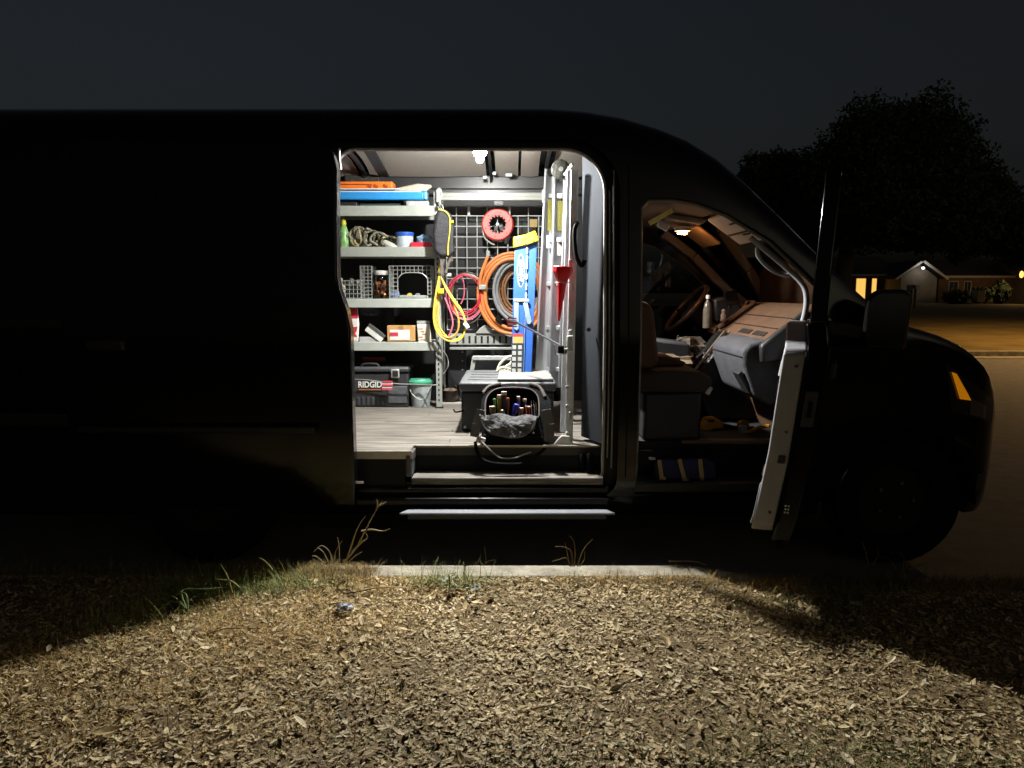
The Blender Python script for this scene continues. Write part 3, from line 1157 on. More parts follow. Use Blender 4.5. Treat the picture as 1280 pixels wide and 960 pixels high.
# wheels
tyre_prof = [(.21, -.09), (.30, -.105), (.335, -.10), (.352, -.075), (.355, 0), (.352, .075), (.335, .10), (.30, .105), (.21, .09)]
rim_prof = [(.215, -.085), (.205, -.04), (.17, -.03), (.08, -.055), (.05, -.06), (.001, -.06)]
for wx in WHX:
    for wy in (3.99, 5.77):
        tm = MB().lathe(tyre_prof, (wx, wy, .355), 40, 'y', close=False)
        wheel = tm.build('wheel', rubber, van)
        s_ = 1 if wy < 5 else -1
        MB().lathe([(r_, h * s_) for r_, h in rim_prof], (wx, wy, .355), 32, 'y', close=False).build('rim', mat('wheel_steel', (.012, .012, .012), .7, spec=.1), wheel)
        for k in range(5):
            a = k * 2 * math.pi / 5
            MB().lathe([(.011, 0), (.011, -.015 * s_)], (wx + .1 * math.cos(a), wy - .052 * s_, .355 + .1 * math.sin(a)), 6, 'y').build('lug_nut', chrome, wheel)
    for s_, (y0, y1) in ((1, (3.92, 4.25)), (-1, (5.51, 5.84))):
        hm = MB()
        for k in range(16):
            a0, a1 = math.pi * k / 16, math.pi * (k + 1) / 16
            hm.add([(wx + .44 * math.cos(a0), y0, .33 + .44 * math.sin(a0)), (wx + .44 * math.cos(a1), y0, .33 + .44 * math.sin(a1)), (wx + .44 * math.cos(a1), y1, .33 + .44 * math.sin(a1)), (wx + .44 * math.cos(a0), y1, .33 + .44 * math.sin(a0))], [(0, 1, 2, 3)])
        hm.build('wheel_housing', rubber, van)


# ---- nose details: headlight, grille, bumper strips
def noseY(x, z):
    """near side surface Y at x,z on the nose"""
    s = section(x)
    best = None
    for (a, b), (c, d) in zip(s, s[1:]):
        if b <= z <= d:
            t = (z - b) / (d - b + 1e-9)
            return YC - (a + (c - a) * t)
    return YC - s[0][0]


def nosepatch(poly, name, m, off=.006, parent=None):
    """patch on the nose surface: poly in (x,z) grid quad lattice corners a,b,c,d"""
    a, b, c, d = [Vector((p[0], p[1])) for p in poly]
    V = []
    N = 8
    for j in range(N + 1):
        for i in range(N + 1):
            s, t = i / N, j / N
            q = (a * (1 - s) + b * s) * (1 - t) + (d * (1 - s) + c * s) * t
            V.append((q.x + off * .6, noseY(q.x, q.y) - off, q.y))
    k = MB().add(V, [(j * (N + 1) + i, j * (N + 1) + i + 1, (j + 1) * (N + 1) + i + 1, (j + 1) * (N + 1) + i) for j in range(N) for i in range(N)])
    return k.build(name, m, parent or van)


hl = nosepatch([(2.33, .86), (2.62, .78), (2.62, .90), (2.28, 1.11)], 'headlight', mat('headlight_lens', (.02, .02, .022), .06, coat=1), .006)
nosepatch([(2.44, .84), (2.55, .81), (2.55, .88), (2.43, .93)], 'lamp_reflector', mat('lamp_bowl', (.35, .35, .36), .15, metal=.9), .010, hl)
# ---- amber marker inside the headlight
nosepatch([(2.365, .925), (2.435, .915), (2.335, 1.06), (2.305, 1.07)], 'turn_signal', mat('amber_lens', '#e08a10', .25, var=.25, scale=60, emit=('#f0930a', .35)), .014, hl)
nosepatch([(2.36, .70), (2.48, .64), (2.50, .66), (2.36, .73)], 'bumper_strip', mat('bumper_gloss', (.02, .02, .02), .1), .008)
m = MB()
for z in (.62, .70, .78):
    m.bar((2.775, 4.4, z), (2.775, 5.36, z), .04, .02, up=(1, 0, 0))
m.build('grille', plastic_blk, van, bevel=.005)
fog = nosepatch([(2.55, .40), (2.62, .40), (2.62, .50), (2.55, .50)], 'fog_light', MATS['headlight_lens'], .006)

# windshield and driver glass
glass = glass_mat('window_glass')
m = MB()
N = 10
V = []
for j in range(N + 1):
    x = 1.22 + (1.96 - 1.22) * j / N
    for i in range(N + 1):
        s = -1 + 2 * i / N
        hw = (.82 + .1 * j / N)
        zt = ztop(x)
        zb_ = min(1.25, zt - .16)
        # crown drop
        f = abs(s)
        dz = .035 * f ** 2.2 + .05 * f ** 8
        V.append((x, YC + s * hw, zt - .02 - dz * (zt - zb_) / 1.0))
m.add(V, [(j * (N + 1) + i, j * (N + 1) + i + 1, (j + 1) * (N + 1) + i + 1, (j + 1) * (N + 1) + i) for j in range(N) for i in range(N)])
m.build('windshield', glass, van)
for a, b in (((1.45, 4.2, ztop(1.45) + .0), (2.1, 4.75, 1.36)),):
    pass
yfar = lambda z: YC + hws(z)
MB().add([(.74, yfar(1.37) - .03, 1.37), (1.57, yfar(1.37) - .03, 1.37), (1.1, yfar(1.85) - .03, 1.85), (.77, yfar(1.89) - .03, 1.89)], [(0, 1, 2, 3)]).build('driver_window', glass, van)

# ---- front passenger door, swung open about its hinge
TH = R(68)
HX, HY = 1.622, 3.885


def swing(p):
    dx, dy = p.x - HX, p.y - HY
    lean = .11 * (min(p.z, 1.25) - 1.25) * min(1.0, max(0.0, -dx / .9))      # hinge axis leans with the body side
    lean += .18 * max(0.0, p.z - 1.36)
    return Vector((HX + lean + dx * math.cos(TH) - dy * math.sin(TH), HY + dx * math.sin(TH) + dy * math.cos(TH), p.z))


FD = [(.685, .43), (1.50, .43), (1.585, .62), (1.62, .85), (1.625, 1.36), (.685, 1.36)]
fd = panel(FD, .0, .085, 9, swing).build('front_door', paint, van, bevel=.012, smooth=30)
fo = [(.685, 1.362), (.69, 1.6), (.70, 1.90), (.735, 1.982), (.84, 1.988), (.97, 1.955), (1.13, 1.88), (1.355, 1.742), (1.6, 1.515), (1.622, 1.362)]
fi = [(.745, 1.375), (.75, 1.6), (.76, 1.84), (.785, 1.893), (.85, 1.90), (.955, 1.885), (1.095, 1.83), (1.31, 1.70), (1.50, 1.52), (1.51, 1.375)]
ring(fo, fi, .008, .07, swing).build('window_frame', paint, fd, bevel=.008)
panel([(.74, 1.37), (1.515, 1.37), (1.505, 1.53), (1.31, 1.705), (1.095, 1.835), (.95, 1.89), (.78, 1.89), (.75, 1.84)], .035, .040, 6, swing).build('door_glass', glass, fd)
tr = [(.70, .50), (.74, .455), (1.42, .455), (1.50, .62), (1.545, .85), (1.55, 1.34), (1.2, 1.335), (.95, 1.285), (.80, 1.262), (.72, 1.25), (.70, 1.225)]
panel(tr, .088, .18, 9, swing, ysurf=lambda z: Ys(z) + .02 * math.sin((z - .45) * 2.6) * 0).build('door_trim', trimgrey, fd, bevel=.022, seg=3)
panel([(.80, .46), (1.42, .46), (1.46, .60), (.83, .64)], .181, .195, 3, swing).build('door_pocket', trimgrey, fd, bevel=.02)
panel([(1.0, 1.0), (1.35, 1.0), (1.42, 1.08), (1.0, 1.08)], .181, .20, 2, swing).build('armrest', darktrim, fd, bevel=.02)
panel([(.82, 1.11), (1.0, 1.11), (1.0, 1.19), (.82, 1.19)], -.04, -.002, 2, swing).build('door_handle', plastic_blk, fd, bevel=.012)
panel([(.72, .70), (.755, .70), (.755, .745), (.72, .745)], .182, .188, 1, swing).build('latch', chrome, fd)
MB().tube([tuple(swing(Vector((.698, Ys(z) + .087, z)))) for z in np.linspace(.48, 1.24, 14)], .006, 6).build('edge_seal', rubber, fd)
MB().box(.690, .699, Ys(.78) + .105, Ys(.78) + .135, .765, .80).xf(swing).build('trim_notch', plastic_blk, fd, bevel=.004)
MB().box(.678, .6845, Ys(1.0) + .02, Ys(1.0) + .07, .93, 1.08).xf(swing).build('latch_plate', mat('latch_steel', (.03, .03, .03), .5), fd, bevel=.004)
MB().box(.674, .6785, Ys(1.0) + .035, Ys(1.0) + .052, .97, 1.04).xf(swing).build('latch_slot', rubber, fd)
for zz_ in (.55, .90, 1.18):
    MB().lathe([(.001, -.004), (.006, -.004), (.006, .004)], tuple(swing(Vector((.696, Ys(zz_) + .12, zz_)))), 10, 'y').build('trim_screw', darktrim, fd)
# belt moulding, bottom rubber lip
panel([(.69, .40), (1.45, .40), (1.45, .428), (.69, .428)], .02, .06, 1, swing).build('rubber_lip', rubber, fd)
panel([(.69, 1.34), (1.55, 1.34), (1.55, 1.372), (.69, 1.372)], -.012, -.001, 1, swing).build('belt_moulding', plastic_blk, fd)
# lower warning reflector on the edge of the door
k = MB()
for i in range(2):
    for j in range(3):
        p = swing(Vector((.684, Ys(.56) + .05 + .012 * i, .56 + .014 * j)))
        k.obox(p, (.006, .008, .006))
k.build('edge_reflector', whitepl, fd)
# mirror
mh = rrect(0, .20, 1.205, 1.50, (.05, .05, .06, .06), 6)


def mfn(a, b, d):
    # mirror local: a outward from the door skin, d along door
    return swing(Vector((1.50 - d, Ys(1.35) - .17 - a, b)))


mir = MB().prism(mh, mfn, -.07, .06).build('mirror', plastic_blk, fd, bevel=.03, seg=4)
MB().prism(rrect(.015, .185, 1.225, 1.48, (.04, .04, .05, .05), 6), mfn, .061, .064).build('mirror_glass', mat('mirror_silver', (.25, .26, .28), .06, metal=1.0), mir)
MB().prism([(-.17, 1.27), (.02, 1.25), (.02, 1.31), (-.17, 1.35)], mfn, -.03, .03).build('mirror_arm', plastic_blk, mir, bevel=.012)
MB().prism(rrect(.17, .205, 1.21, 1.30, (.012, .012, .012, .012), 4), mfn, -.06, -.02).build('mirror_lamp', mat('amber_dim', '#7a3d1a', .2, var=.4, scale=200), mir)
# ---- weatherstrip of the front door opening
fdn = denser(FD_OPEN)
MB().tube([(a, Ys(b) + .045, b) for a, b in grow(fdn, -.006)], .011, 8, closed=True).build('door_seal', mat('seal_grey', '#77736b', .5), van)

# ---- cab interior
cf = MB().box(.58, 1.66, 4.10, 5.80, .60, .65).build('cab_floor', mat('cab_mat', (.012, .012, .012), .8, bump=.3, bscale=150), van)
MB().box(.60, 1.58, 3.90, 4.10, .40, .46).build('cab_step', plastic_blk, van, bevel=.01)
MB().box(.60, 1.58, 4.075, 4.10, .461, .60).build('cab_riser', jambpaint, van)
MB().box(.95, 1.52, 4.06, 4.12, .64, .662).build('cab_sill_strip', mat('sill_scuff', '#5c4a3a', .4), cf, bevel=.004)
# bulkhead stub behind the driver (dark)
MB().box(.575, .60, 4.95, 5.80, .65, 1.95).build('bulkhead', liner, van)
# dashboard
dashm = mat('dash_top', '#5a4332', .75, var=.2, scale=9, bump=.3, bscale=120, spec=.2)
dprof = [(1.96, .6), (1.97, 1.40), (1.70, 1.42), (1.62, 1.395), (1.42, 1.245), (1.40, 1.20), (1.5, 1.1), (1.52, .9), (1.62, .6)]
dash = MB().prism(dprof, lambda a, b, d: (a, d, b), 4.02, 5.74).build('dashboard', dashm, van, bevel=.02)
gb = [(1.46, 1.235), (1.32, 1.205), (1.275, 1.165), (1.285, 1.08), (1.35, .91), (1.44, .86), (1.54, .86), (1.54, 1.22)]
MB().prism(gb, lambda a, b, d: (a, d, b), 4.06, 4.70).build('glove_box', mat('glove_grey', '#4b4c50', .75, var=.15, bump=.4, bscale=90, spec=.2), dash, bevel=.025, seg=3)
MB().prism([(1.27, 1.03), (1.335, .92), (1.345, .93), (1.285, 1.05)], lambda a, b, d: (a, d, b), 4.10, 4.22).build('glove_handle', plastic_blk, dash)
MB().prism([(1.60, 1.40), (1.41, 1.25), (1.35, 1.20), (1.36, 1.10), (1.50, 1.12), (1.62, 1.30)], lambda a, b, d: (a, d, b), 3.98, 4.04).build('vent_cap', plastic_blk, dash, bevel=.015)
for i in range(2):
    y0_ = 4.14 + i * .26
    vt = MB().prism([(1.418, 1.238), (1.445, 1.258), (1.44, 1.264), (1.412, 1.244)], lambda a, b, d: (a, d, b), y0_, y0_ + .2).build('air_vent', plastic_blk, dash)
MB().prism([(1.468, 1.283), (1.472, 1.286), (1.470, 1.289), (1.466, 1.286)], lambda a, b, d: (a, d, b), 4.08, 4.9).build('dash_seam', plastic_blk, dash)
MB().prism([(1.545, 1.340), (1.549, 1.343), (1.547, 1.346), (1.543, 1.343)], lambda a, b, d: (a, d, b), 4.08, 4.9).build('dash_seam', plastic_blk, dash)
MB().prism([(1.278, 1.128), (1.283, 1.128), (1.283, 1.132), (1.278, 1.132)], lambda a, b, d: (a - .006, d, b), 4.08, 4.68).build('glove_seam', plastic_blk, dash)
# edge bead of dash top
MB().tube(smoothpts([(1.415, 5.02, 1.255), (1.43, 4.96, 1.27), (1.55, 4.93, 1.37), (1.62, 4.95, 1.415), (1.60, 5.04, 1.415)], 5), .016, 8).build('dash_tray_rim', dashm, dash)
# centre stack
cs = MB().prism([(1.56, 1.30), (1.40, 1.22), (1.22, .98), (1.18, .90), (1.3, .66), (1.6, .66)], lambda a, b, d: (a, d, b), 4.74, 5.08).build('centre_stack', plastic_blk, dash, bevel=.015)
knob = mat('knob_grey', '#8c8c8c', .4)
for i in range(3):
    for j in range(4):
        MB().obox((1.235 + .03 * j + .006, 4.735, 1.04 + .028 * i + .018 * j), (.012, .012, .010)).build('dash_button', knob, cs)
for q in (0, .035):
    MB().bar((1.20 + q, 4.80, .99), (1.39 + q, 4.80, 1.235), .018, .03).build('stack_trim', mat('stack_silver', '#8a7a66', .35, metal=.5), cs)
# instrument hood and tablet
MB().prism([(1.60, 1.40), (1.48, 1.46), (1.40, 1.44), (1.42, 1.28), (1.6, 1.3)], lambda a, b, d: (a, d, b), 5.14, 5.62).build('instrument_hood', plastic_blk, dash, bevel=.02)
# steering wheel
sc_ = P(858, 386, Y=5.36)
ax = Vector((.65, 0, .76)).normalized()
bx_ = Vector((0, 1, 0))
rimp = [sc_ + ax * (.205 * math.cos(a)) + bx_ * (.205 * math.sin(a)) for a in np.linspace(0, 2 * math.pi, 33)[:-1]]
swl = MB().tube(rimp, .019, 10, closed=True).build('steering_wheel', mat('wheel_leather', '#4a3a30', .3), van)
nrm_ = Vector((.76, 0, -.65))
MB().lathe([(.001, -.02), (.07, -.02), (.085, .01), (.06, .06), (.03, .3)], sc_ + nrm_ * .03, 20, 'z', M=nrm_.to_track_quat('Z', 'Y').to_matrix()).build('hub', plastic_blk, swl)
for s_ in (-1, 1):
    MB().bar(sc_ + nrm_ * .03, sc_ + bx_ * .2 * s_ - ax * .03, .035, .02).build('spoke', MATS['knob_grey'] if False else plastic_blk, swl)
# passenger seat
seatm = mat('seat_cloth', '#38322d', .9, var=.15, bump=.3, bscale=250)
seat_brown = mat('seat_cover', '#5e4232', .85, var=.2, bump=.3, bscale=200)
ps = MB().box(.74, 1.07, 4.10, 4.56, .65, .93).build('passenger_seat', plastic_blk, van, bevel=.02)
k = MB().prism([(.66, .93), (1.08, .93), (1.125, .97), (1.12, 1.01), (1.06, 1.045), (.9, 1.055), (.66, 1.04)], lambda a, b, d: (a, d, b), 4.08, 4.58)
k.build('cushion', seatm, ps, bevel=.025, seg=3)
k = MB().prism([(.70, 1.05), (.80, 1.06), (.83, 1.10), (.79, 1.40), (.74, 1.44), (.68, 1.42), (.64, 1.1)], lambda a, b, d: (a, d, b), 4.12, 4.56)
k.build('backrest', seat_brown, ps, bevel=.03, seg=3)
k = MB().prism([(.80, 1.055), (1.0, 1.055), (1.03, 1.075), (.94, 1.11), (.82, 1.12)], lambda a, b, d: (a, d, b), 4.30, 4.60)
k.build('seat_cover', seat_brown, ps, bevel=.02)
MB().obox(P(885, 488, Y=4.2), (.03, .04, .05), Matrix.Rotation(.5, 3, 'Y')).build('seat_buckle', whitepl, ps, bevel=.006)
# driver seat
ds = MB().box(.72, 1.1, 5.1, 5.6, .65, .95).build('driver_seat', plastic_blk, van, bevel=.02)
MB().prism([(.66, .95), (1.12, .95), (1.14, 1.02), (.9, 1.06), (.66, 1.04)], lambda a, b, d: (a, d, b), 5.08, 5.6).build('cushion', seatm, ds, bevel=.025)
MB().prism([(.62, 1.05), (.76, 1.06), (.66, 1.60), (.56, 1.60)], lambda a, b, d: (a, d, b), 5.08, 5.6).build('backrest', seatm, ds, bevel=.03)
# engine cover / console between the seats
con = MB().prism([(.84, .65), (1.2, .65), (1.14, 1.16), (.86, 1.20)], lambda a, b, d: (a, d, b), 4.70, 5.05).build('console', darktrim, van, bevel=.02)
# cab ceiling
chl = mat('cab_headliner', '#5f564e', .95, var=.08, bump=.1, bscale=400)
MB().prism([(.585, 2.03), (.585, 1.985), (1.0, 1.985), (1.2, 1.95), (1.245, 2.0), (1.22, 2.10)], lambda a, b, d: (a, d, b), 4.06, 5.70).build('cab_headliner', chl, van, bevel=.01)
MB().prism([(.96, 1.984), (.98, 1.945), (1.2, 1.91), (1.24, 1.945)], lambda a, b, d: (a, d, b), 4.72, 5.18).build('overhead_console', mat('overhead_tan', '#8a7a6a', .7), van, bevel=.012)
# visors
vis = mat('visor_grey', '#d8d6d0', .85, var=.06, bump=.1, bscale=300)
vm = Matrix.Rotation(.62, 3, 'Y')
v1 = MB().obox((1.315, 4.42, 1.86), (.26, .42, .025), vm).build('sun_visor', vis, van, bevel=.012, seg=3)
for dx in (-.05, .05):
    MB().obox(Vector((1.315, 4.30, 1.86)) + vm @ Vector((dx, 0, -.016)), (.01, .12, .006), vm).build('visor_clip', plastic_blk, v1)
MB().obox(Vector((1.315, 4.42, 1.86)) + vm @ Vector((.03, 0, -.0145)), (.012, .40, .004), vm).build('visor_band', darktrim, v1)
MB().obox((1.30, 5.15, 1.865), (.2, .42, .022), vm).build('sun_visor', mat('visor_tan', '#a5835f', .85), van, bevel=.01)
# A pillars (trim)
for yy_, nm in ((5.68, 'far'),):
    s_ = 1 if yy_ > 5 else -1
    k = MB()
    pts = [(1.14, yy_ - s_ * .02, 1.93), (1.38, yy_, 1.76), (1.66, yy_ + s_ * .05, 1.50), (1.86, yy_ + s_ * .07, 1.36)]
    for a, b in zip(pts, pts[1:]):
        k.bar(a, b, .06, .085 if s_ > 0 else .05, up=(0, 1, 0))
    k.build('pillar_trim', mat('pillar_trim_tan', '#84776a', .75, var=.06), van, bevel=.01)
# grab handle on the near pillar
gh = MB().tube(smoothpts([P(947, 307, Y=4.00), P(947, 318, Y=4.01), P(956, 330, Y=4.02), P(971, 341, Y=4.02), P(984, 344, Y=4.01), P(990, 339, Y=4.00)], 5), .012, 10).build('grab_handle', trimgrey, van)
MB().prism([(950, 310), (985, 338), (975, 338), (960, 329), (950, 319)], lambda a, b, d: tuple(P(a, b, Y=4.03 + d)), 0, .01).build('handle_recess', darktrim, gh)
MB().tube(smoothpts([P(938, 297, Y=3.985), P(975, 328, Y=3.965), P(1001, 352, Y=3.95), P(1008, 370, Y=3.94), P(1006, 393, Y=3.93), P(997, 419, Y=3.92), P(984, 440, Y=3.92), P(976, 470, Y=3.92)], 6), .015, 10).build('pillar_lining', trimgrey, van)
# overhead net with strap, dome lamp
MB().bar(P(812, 279, Y=4.6), P(842, 262, Y=4.4), .03, .008, up=(0, 1, 0)).build('overhead_strap', mat('strap_yellow', '#b5a24a', .7), van)
MB().obox(P(829, 282, Y=4.72), (.075, .02, .05), Matrix.Rotation(.5, 3, 'Y')).build('overhead_pouch', vis, van, bevel=.008)

dl = MB().lathe([(.001, 0), (.05, 0), (.055, .012), (.055, .02)], P(853, 289, Y=4.86), 20, 'z').build('dome_lamp', mat('lamp_base', '#c9c2b4', .5), van)
lens = MB().obox(P(853, 289, Y=4.86) + Vector((0, 0, -.012)), (.055, .05, .014)).build('lamp_lens', emit_mat('dome_warm', '#ffb26b', DOME_STRENGTH), dl, bevel=.006)

# ---- things in the cab
tool_y = mat('tool_yellow', '#d99416', .45, var=.1)


def cab_thing(name, label, cat, mb, m, group=None, bevel=0.0):
    o = mb.build(name, m, None, bevel=bevel)
    return tag(o, label, cat, group)


t = thing('power_tool', 'yellow and black power tool lying on the cab floor', 'power tool', P(890, 540, z=.65))
k = MB().prism([(875, 540), (875, 528), (879, 521), (890, 520), (898, 524), (905, 530), (904, 535), (892, 536), (886, 541)], lambda a, b, d: tuple(P(a, b, Y=4.42 + d)), 0, .07)
bdy = k.build('housing', tool_y, t, bevel=.006)
MB().obox(P(889, 526, Y=4.415), (.035, .01, .014)).build('grip_opening', plastic_blk, bdy)
MB().tube([P(904, 532, Y=4.45), P(922, 536, Y=4.47)], .016, 10).build('chuck', plastic_blk, t)
t = thing('pliers', 'dark metal pliers with amber grip heaped on the cab floor', 'pliers', P(945, 545, z=.65))
MB().tube(smoothpts([P(925, 545, Y=4.36), P(940, 538, Y=4.34), P(955, 533, Y=4.32), P(962, 533, Y=4.3)], 4), .012, 8).build('grip', tool_y, t)
MB().tube(smoothpts([P(922, 540, Y=4.38), P(935, 545, Y=4.36), P(958, 543, Y=4.34)], 4), .012, 8).build('grip', rubber, t)
MB().obox(P(928, 537, Y=4.36), (.05, .03, .05)).build('jaw', steel, t, bevel=.008)
t = thing('tape_measure', 'brass coloured tape measure among the tools on the cab floor', 'tape measure', P(931, 545, z=.65))
MB().lathe([(.001, -.02), (.032, -.02), (.036, -.012), (.036, .012), (.032, .02), (.001, .02)], P(929, 531, Y=4.45), 20, 'y').build('case', mat('brass', '#a8842f', .35, metal=.6), t)
MB().obox(P(938, 536, Y=4.42), (.05, .03, .03)).build('base', plastic_blk, t, bevel=.008)
tag(MB().prism([(895, 546), (918, 544), (925, 552), (905, 554)], lambda a, b, d: tuple(P(a, b, Y=4.3 + d)), 0, .05).build('cloth', mat('brown_rag', '#5a4032', .9, bump=.4), None, bevel=.01), 'brown rag on the edge of the cab floor', 'rag')
# blue bag with straps in the step well
t = thing('bag', 'dark blue bag with three tan straps in the cab step', 'bag', P(850, 600, z=.46))
MB().prism([(818, 601), (818, 578), (826, 573), (884, 573), (894, 580), (895, 601)], lambda a, b, d: tuple(P(a, b, Y=3.95 + d)), 0, .13).build('pouch', mat('navy_cloth', '#1c2450', .8, var=.2, bump=.3), t, bevel=.015)
tan = mat('strap_tan', '#9a8a62', .8)
for a, b, c, d in ((824, 575, 827, 598), (849, 574, 856, 600), (875, 574, 878, 602)):
    MB().bar(P(a, b, Y=3.942), P(c, d, Y=3.942), .022, .006, up=(0, 1, 0)).build('strap', tan, t)
    MB().obox(P(c + 1, d, Y=3.94), (.035, .008, .016)).build('buckle', tan, t)
tag(MB().obox(P(815, 573, Y=3.98), (.035, .03, .012)).build('cap', whitepl, None, bevel=.004), 'small pale cap beside the blue strapped bag', 'cap')
# console clutter
t = thing('chain', 'loose silver chain on the console between the seats', 'chain', P(835, 445, Y=4.8))
cp = smoothpts([P(834, 447, Y=4.72), P(838, 436, Y=4.74), P(846, 428, Y=4.78), P(848, 420, Y=4.8), P(842, 430, Y=4.76), P(835, 432, Y=4.74), P(826, 437, Y=4.72)], 4)
for a, b in list(zip(cp, cp[1:]))[::2]:
    MB().tube([a, (a + b) / 2 + Vector((0, .004, .004)), b], .006, 6).build('chain_link', chrome, t)
tag(MB().blob(P(842, 448, Y=4.78), (.14, .10, .05), 4, .6, 18, 10).build('jacket', mat('tan_cloth', '#77654f', .9, bump=.5, bscale=60), None), 'crumpled tan jacket heaped over the console', 'jacket')
tag(MB().blob(P(862, 432, Y=4.88), (.10, .08, .06), 8, .5, 18, 10).build('work_glove', mat('grey_cloth', '#5c564e', .9, bump=.5, bscale=60), None), 'grey work glove piled behind the tan jacket', 'glove')
t = thing('water_bottle', 'clear half empty water bottle standing by the steering wheel', 'bottle', P(884, 412, Y=5.06))
bc = P(884, 410, Y=5.06)
MB().lathe([(.001, 0), (.03, 0), (.032, .02), (.032, .12), (.022, .17), (.012, .185), (.012, .2)], bc, 16).build('bottle_body', mat('bottle_plastic', '#5e564c', .15, var=.3, scale=40), t)
MB().lathe([(.015, .2), (.015, .225), (.001, .225)], bc, 14).build('bottle_cap', whitepl, t)
t = thing('phone_mount', 'black phone held in a dashboard mount', 'phone', P(913, 378, Y=5.0))
MB().obox(P(914, 372, Y=4.98), (.09, .02, .10), Matrix.Rotation(-.2, 3, 'Y')).build('phone', mat('phone_glass', (.01, .01, .012), .1), t, bevel=.006)
MB().bar(P(911, 392, Y=5.0), P(914, 374, Y=5.0), .015, .015).build('mount_arm', plastic_blk, t)
tag(MB().blob(P(897, 436, Y=4.72), (.035, .03, .02), 12, .5, 12, 8).build('rag', mat('red_rag', '#9a3328', .8), None), 'small red rag wedged at the console edge', 'rag')
t = thing('air_freshener', 'small pale figure clipped below the dash tray', 'trinket', P(903, 400, Y=4.94))
MB().lathe([(.001, 0), (.016, .005), (.018, .03), (.01, .05), (.014, .065), (.001, .075)], P(904, 400, Y=4.94), 12).build('figure', whitepl, t)
MB().lathe([(.02, -.006), (.02, .004), (.001, .004)], P(904, 400, Y=4.94), 12).build('stand', mat('stand_tan', '#b88a62', .5), t)

# ================================================================== CARGO: work lamp
LP = P(600, 190, Y=4.65)
led = thing('work_light', 'glaring white flood lamp on the van ceiling facing the side door', 'lamp', LP)
lz = LP.copy()
tilt = Matrix.Rotation(R(-42), 3, 'X')       # lens normal -Z swung toward the doorway (-Y)
MB().lathe([(.001, .035), (.03, .03), (.043, .012), (.046, -.001), (.042, -.001)], lz + tilt @ Vector((0, 0, .001)), 24, 'z', M=tilt).build('housing', plastic_blk, led)
MB().bar(lz + Vector((0, .02, .02)), lz + Vector((0, .03, .10)), .03, .012, up=(1, 0, 0)).build('bracket', steel, led)
MB().lathe([(.001, -.004), (.038, -.004), (.041, 0), (.041, .004)], lz + tilt @ Vector((0, 0, -.006)), 24, 'z', M=tilt).build('lens', emit_mat('led_white', '#f4f8ff', 60), led)
MB().lathe([(.001, -.024), (.014, -.02), (.022, -.006), (.022, .006), (.014, .02), (.001, .024)], lz + Vector((0, -.02, -.045)), 16).build('diffuser', emit_mat('led_diffuser', '#fbfaf4', DIFFUSER_STRENGTH), led)
ld = bpy.data.lights.new('flood_beam', 'AREA')
ld.shape = 'DISK'
ld.size = .08
ld.energy = FLOOD_POWER
ld.color = (1.0, .985, .95)
lo = bpy.data.objects.new('flood_beam', ld)
COL.objects.link(lo)
lo.parent = led
lo.matrix_parent_inverse = Matrix.Translation(-lz)
lo.matrix_world = Matrix.Translation(lz + tilt @ Vector((0, 0, -.012))) @ tilt.to_4x4()
lo.location = lz + tilt @ Vector((0, 0, -.012))
lo.rotation_euler = tilt.to_euler()

# ================================================================== shelving
SY = 5.36


def zp(v, Y=SY): return P(640, v, Y=Y).z
def xp(u, v, Y=SY): return P(u, v, Y=Y).x


SX0, SX1 = -1.50, xp(551, 380)
sh = thing('shelving_unit', 'grey metal shelving unit with five tiers against the far van wall', 'shelves', (-1.0, 5.5, FZ))
lips = [(257, 270), (308.5, 321), (373.5, 384.5), (427.5, 438.5)]
SHZ = []
for (va, vb) in lips:
    z1, z0 = zp(va), zp(vb)
    SHZ.append(z1)
    k = MB().box(SX0 + .04, SX1 - .036, SY, SY + .012, z0, z1)
    k.box(SX0 + .04, SX1 - .036, SY + .012, 5.66, z1 - .012, z1 - .004)
    k.box(SX0 + .04, SX1 - .036, 5.65, 5.662, z0, z1)
    k.build('shelf', steel2, sh, bevel=.003)
for (px, sx) in ((SX1, -1), (SX0, 1)):
    for (py, sy) in ((SY - .003, 1), (5.668, -1)):
        k = MB()
        k.box(min(px, px + sx * .040), max(px, px + sx * .040), min(py, py + sy * .003), max(py, py + sy * .003), FZ + .004, 2.195)
        k.box(min(px, px + sx * .003), max(px, px + sx * .003), min(py + sy * .003, py + sy * .045), max(py + sy * .003, py + sy * .045), FZ + .004, 2.195)
        post = k.build('post', steel, sh)
        if sy > 0 and px == SX1:
            k = MB()
            z = FZ + .05
            while z < 2.17:
                k.box(px - .026, px - .016, py - .0012, py - .0004, z, z + .018)
                z += .038
            k.build('slot_row', plastic_blk, post)
        MB().box(px - .03 + sx * .02, px + .03 + sx * .02, py - .01, py + .03, FZ, FZ + .01).build('foot', plastic_blk, sh)


def on(z): return z + .001


def item(name, label, cat, mb, m, bevel=0.0, group=None):
    return tag(mb.build(name, m, None, bevel=bevel), label, cat, group)


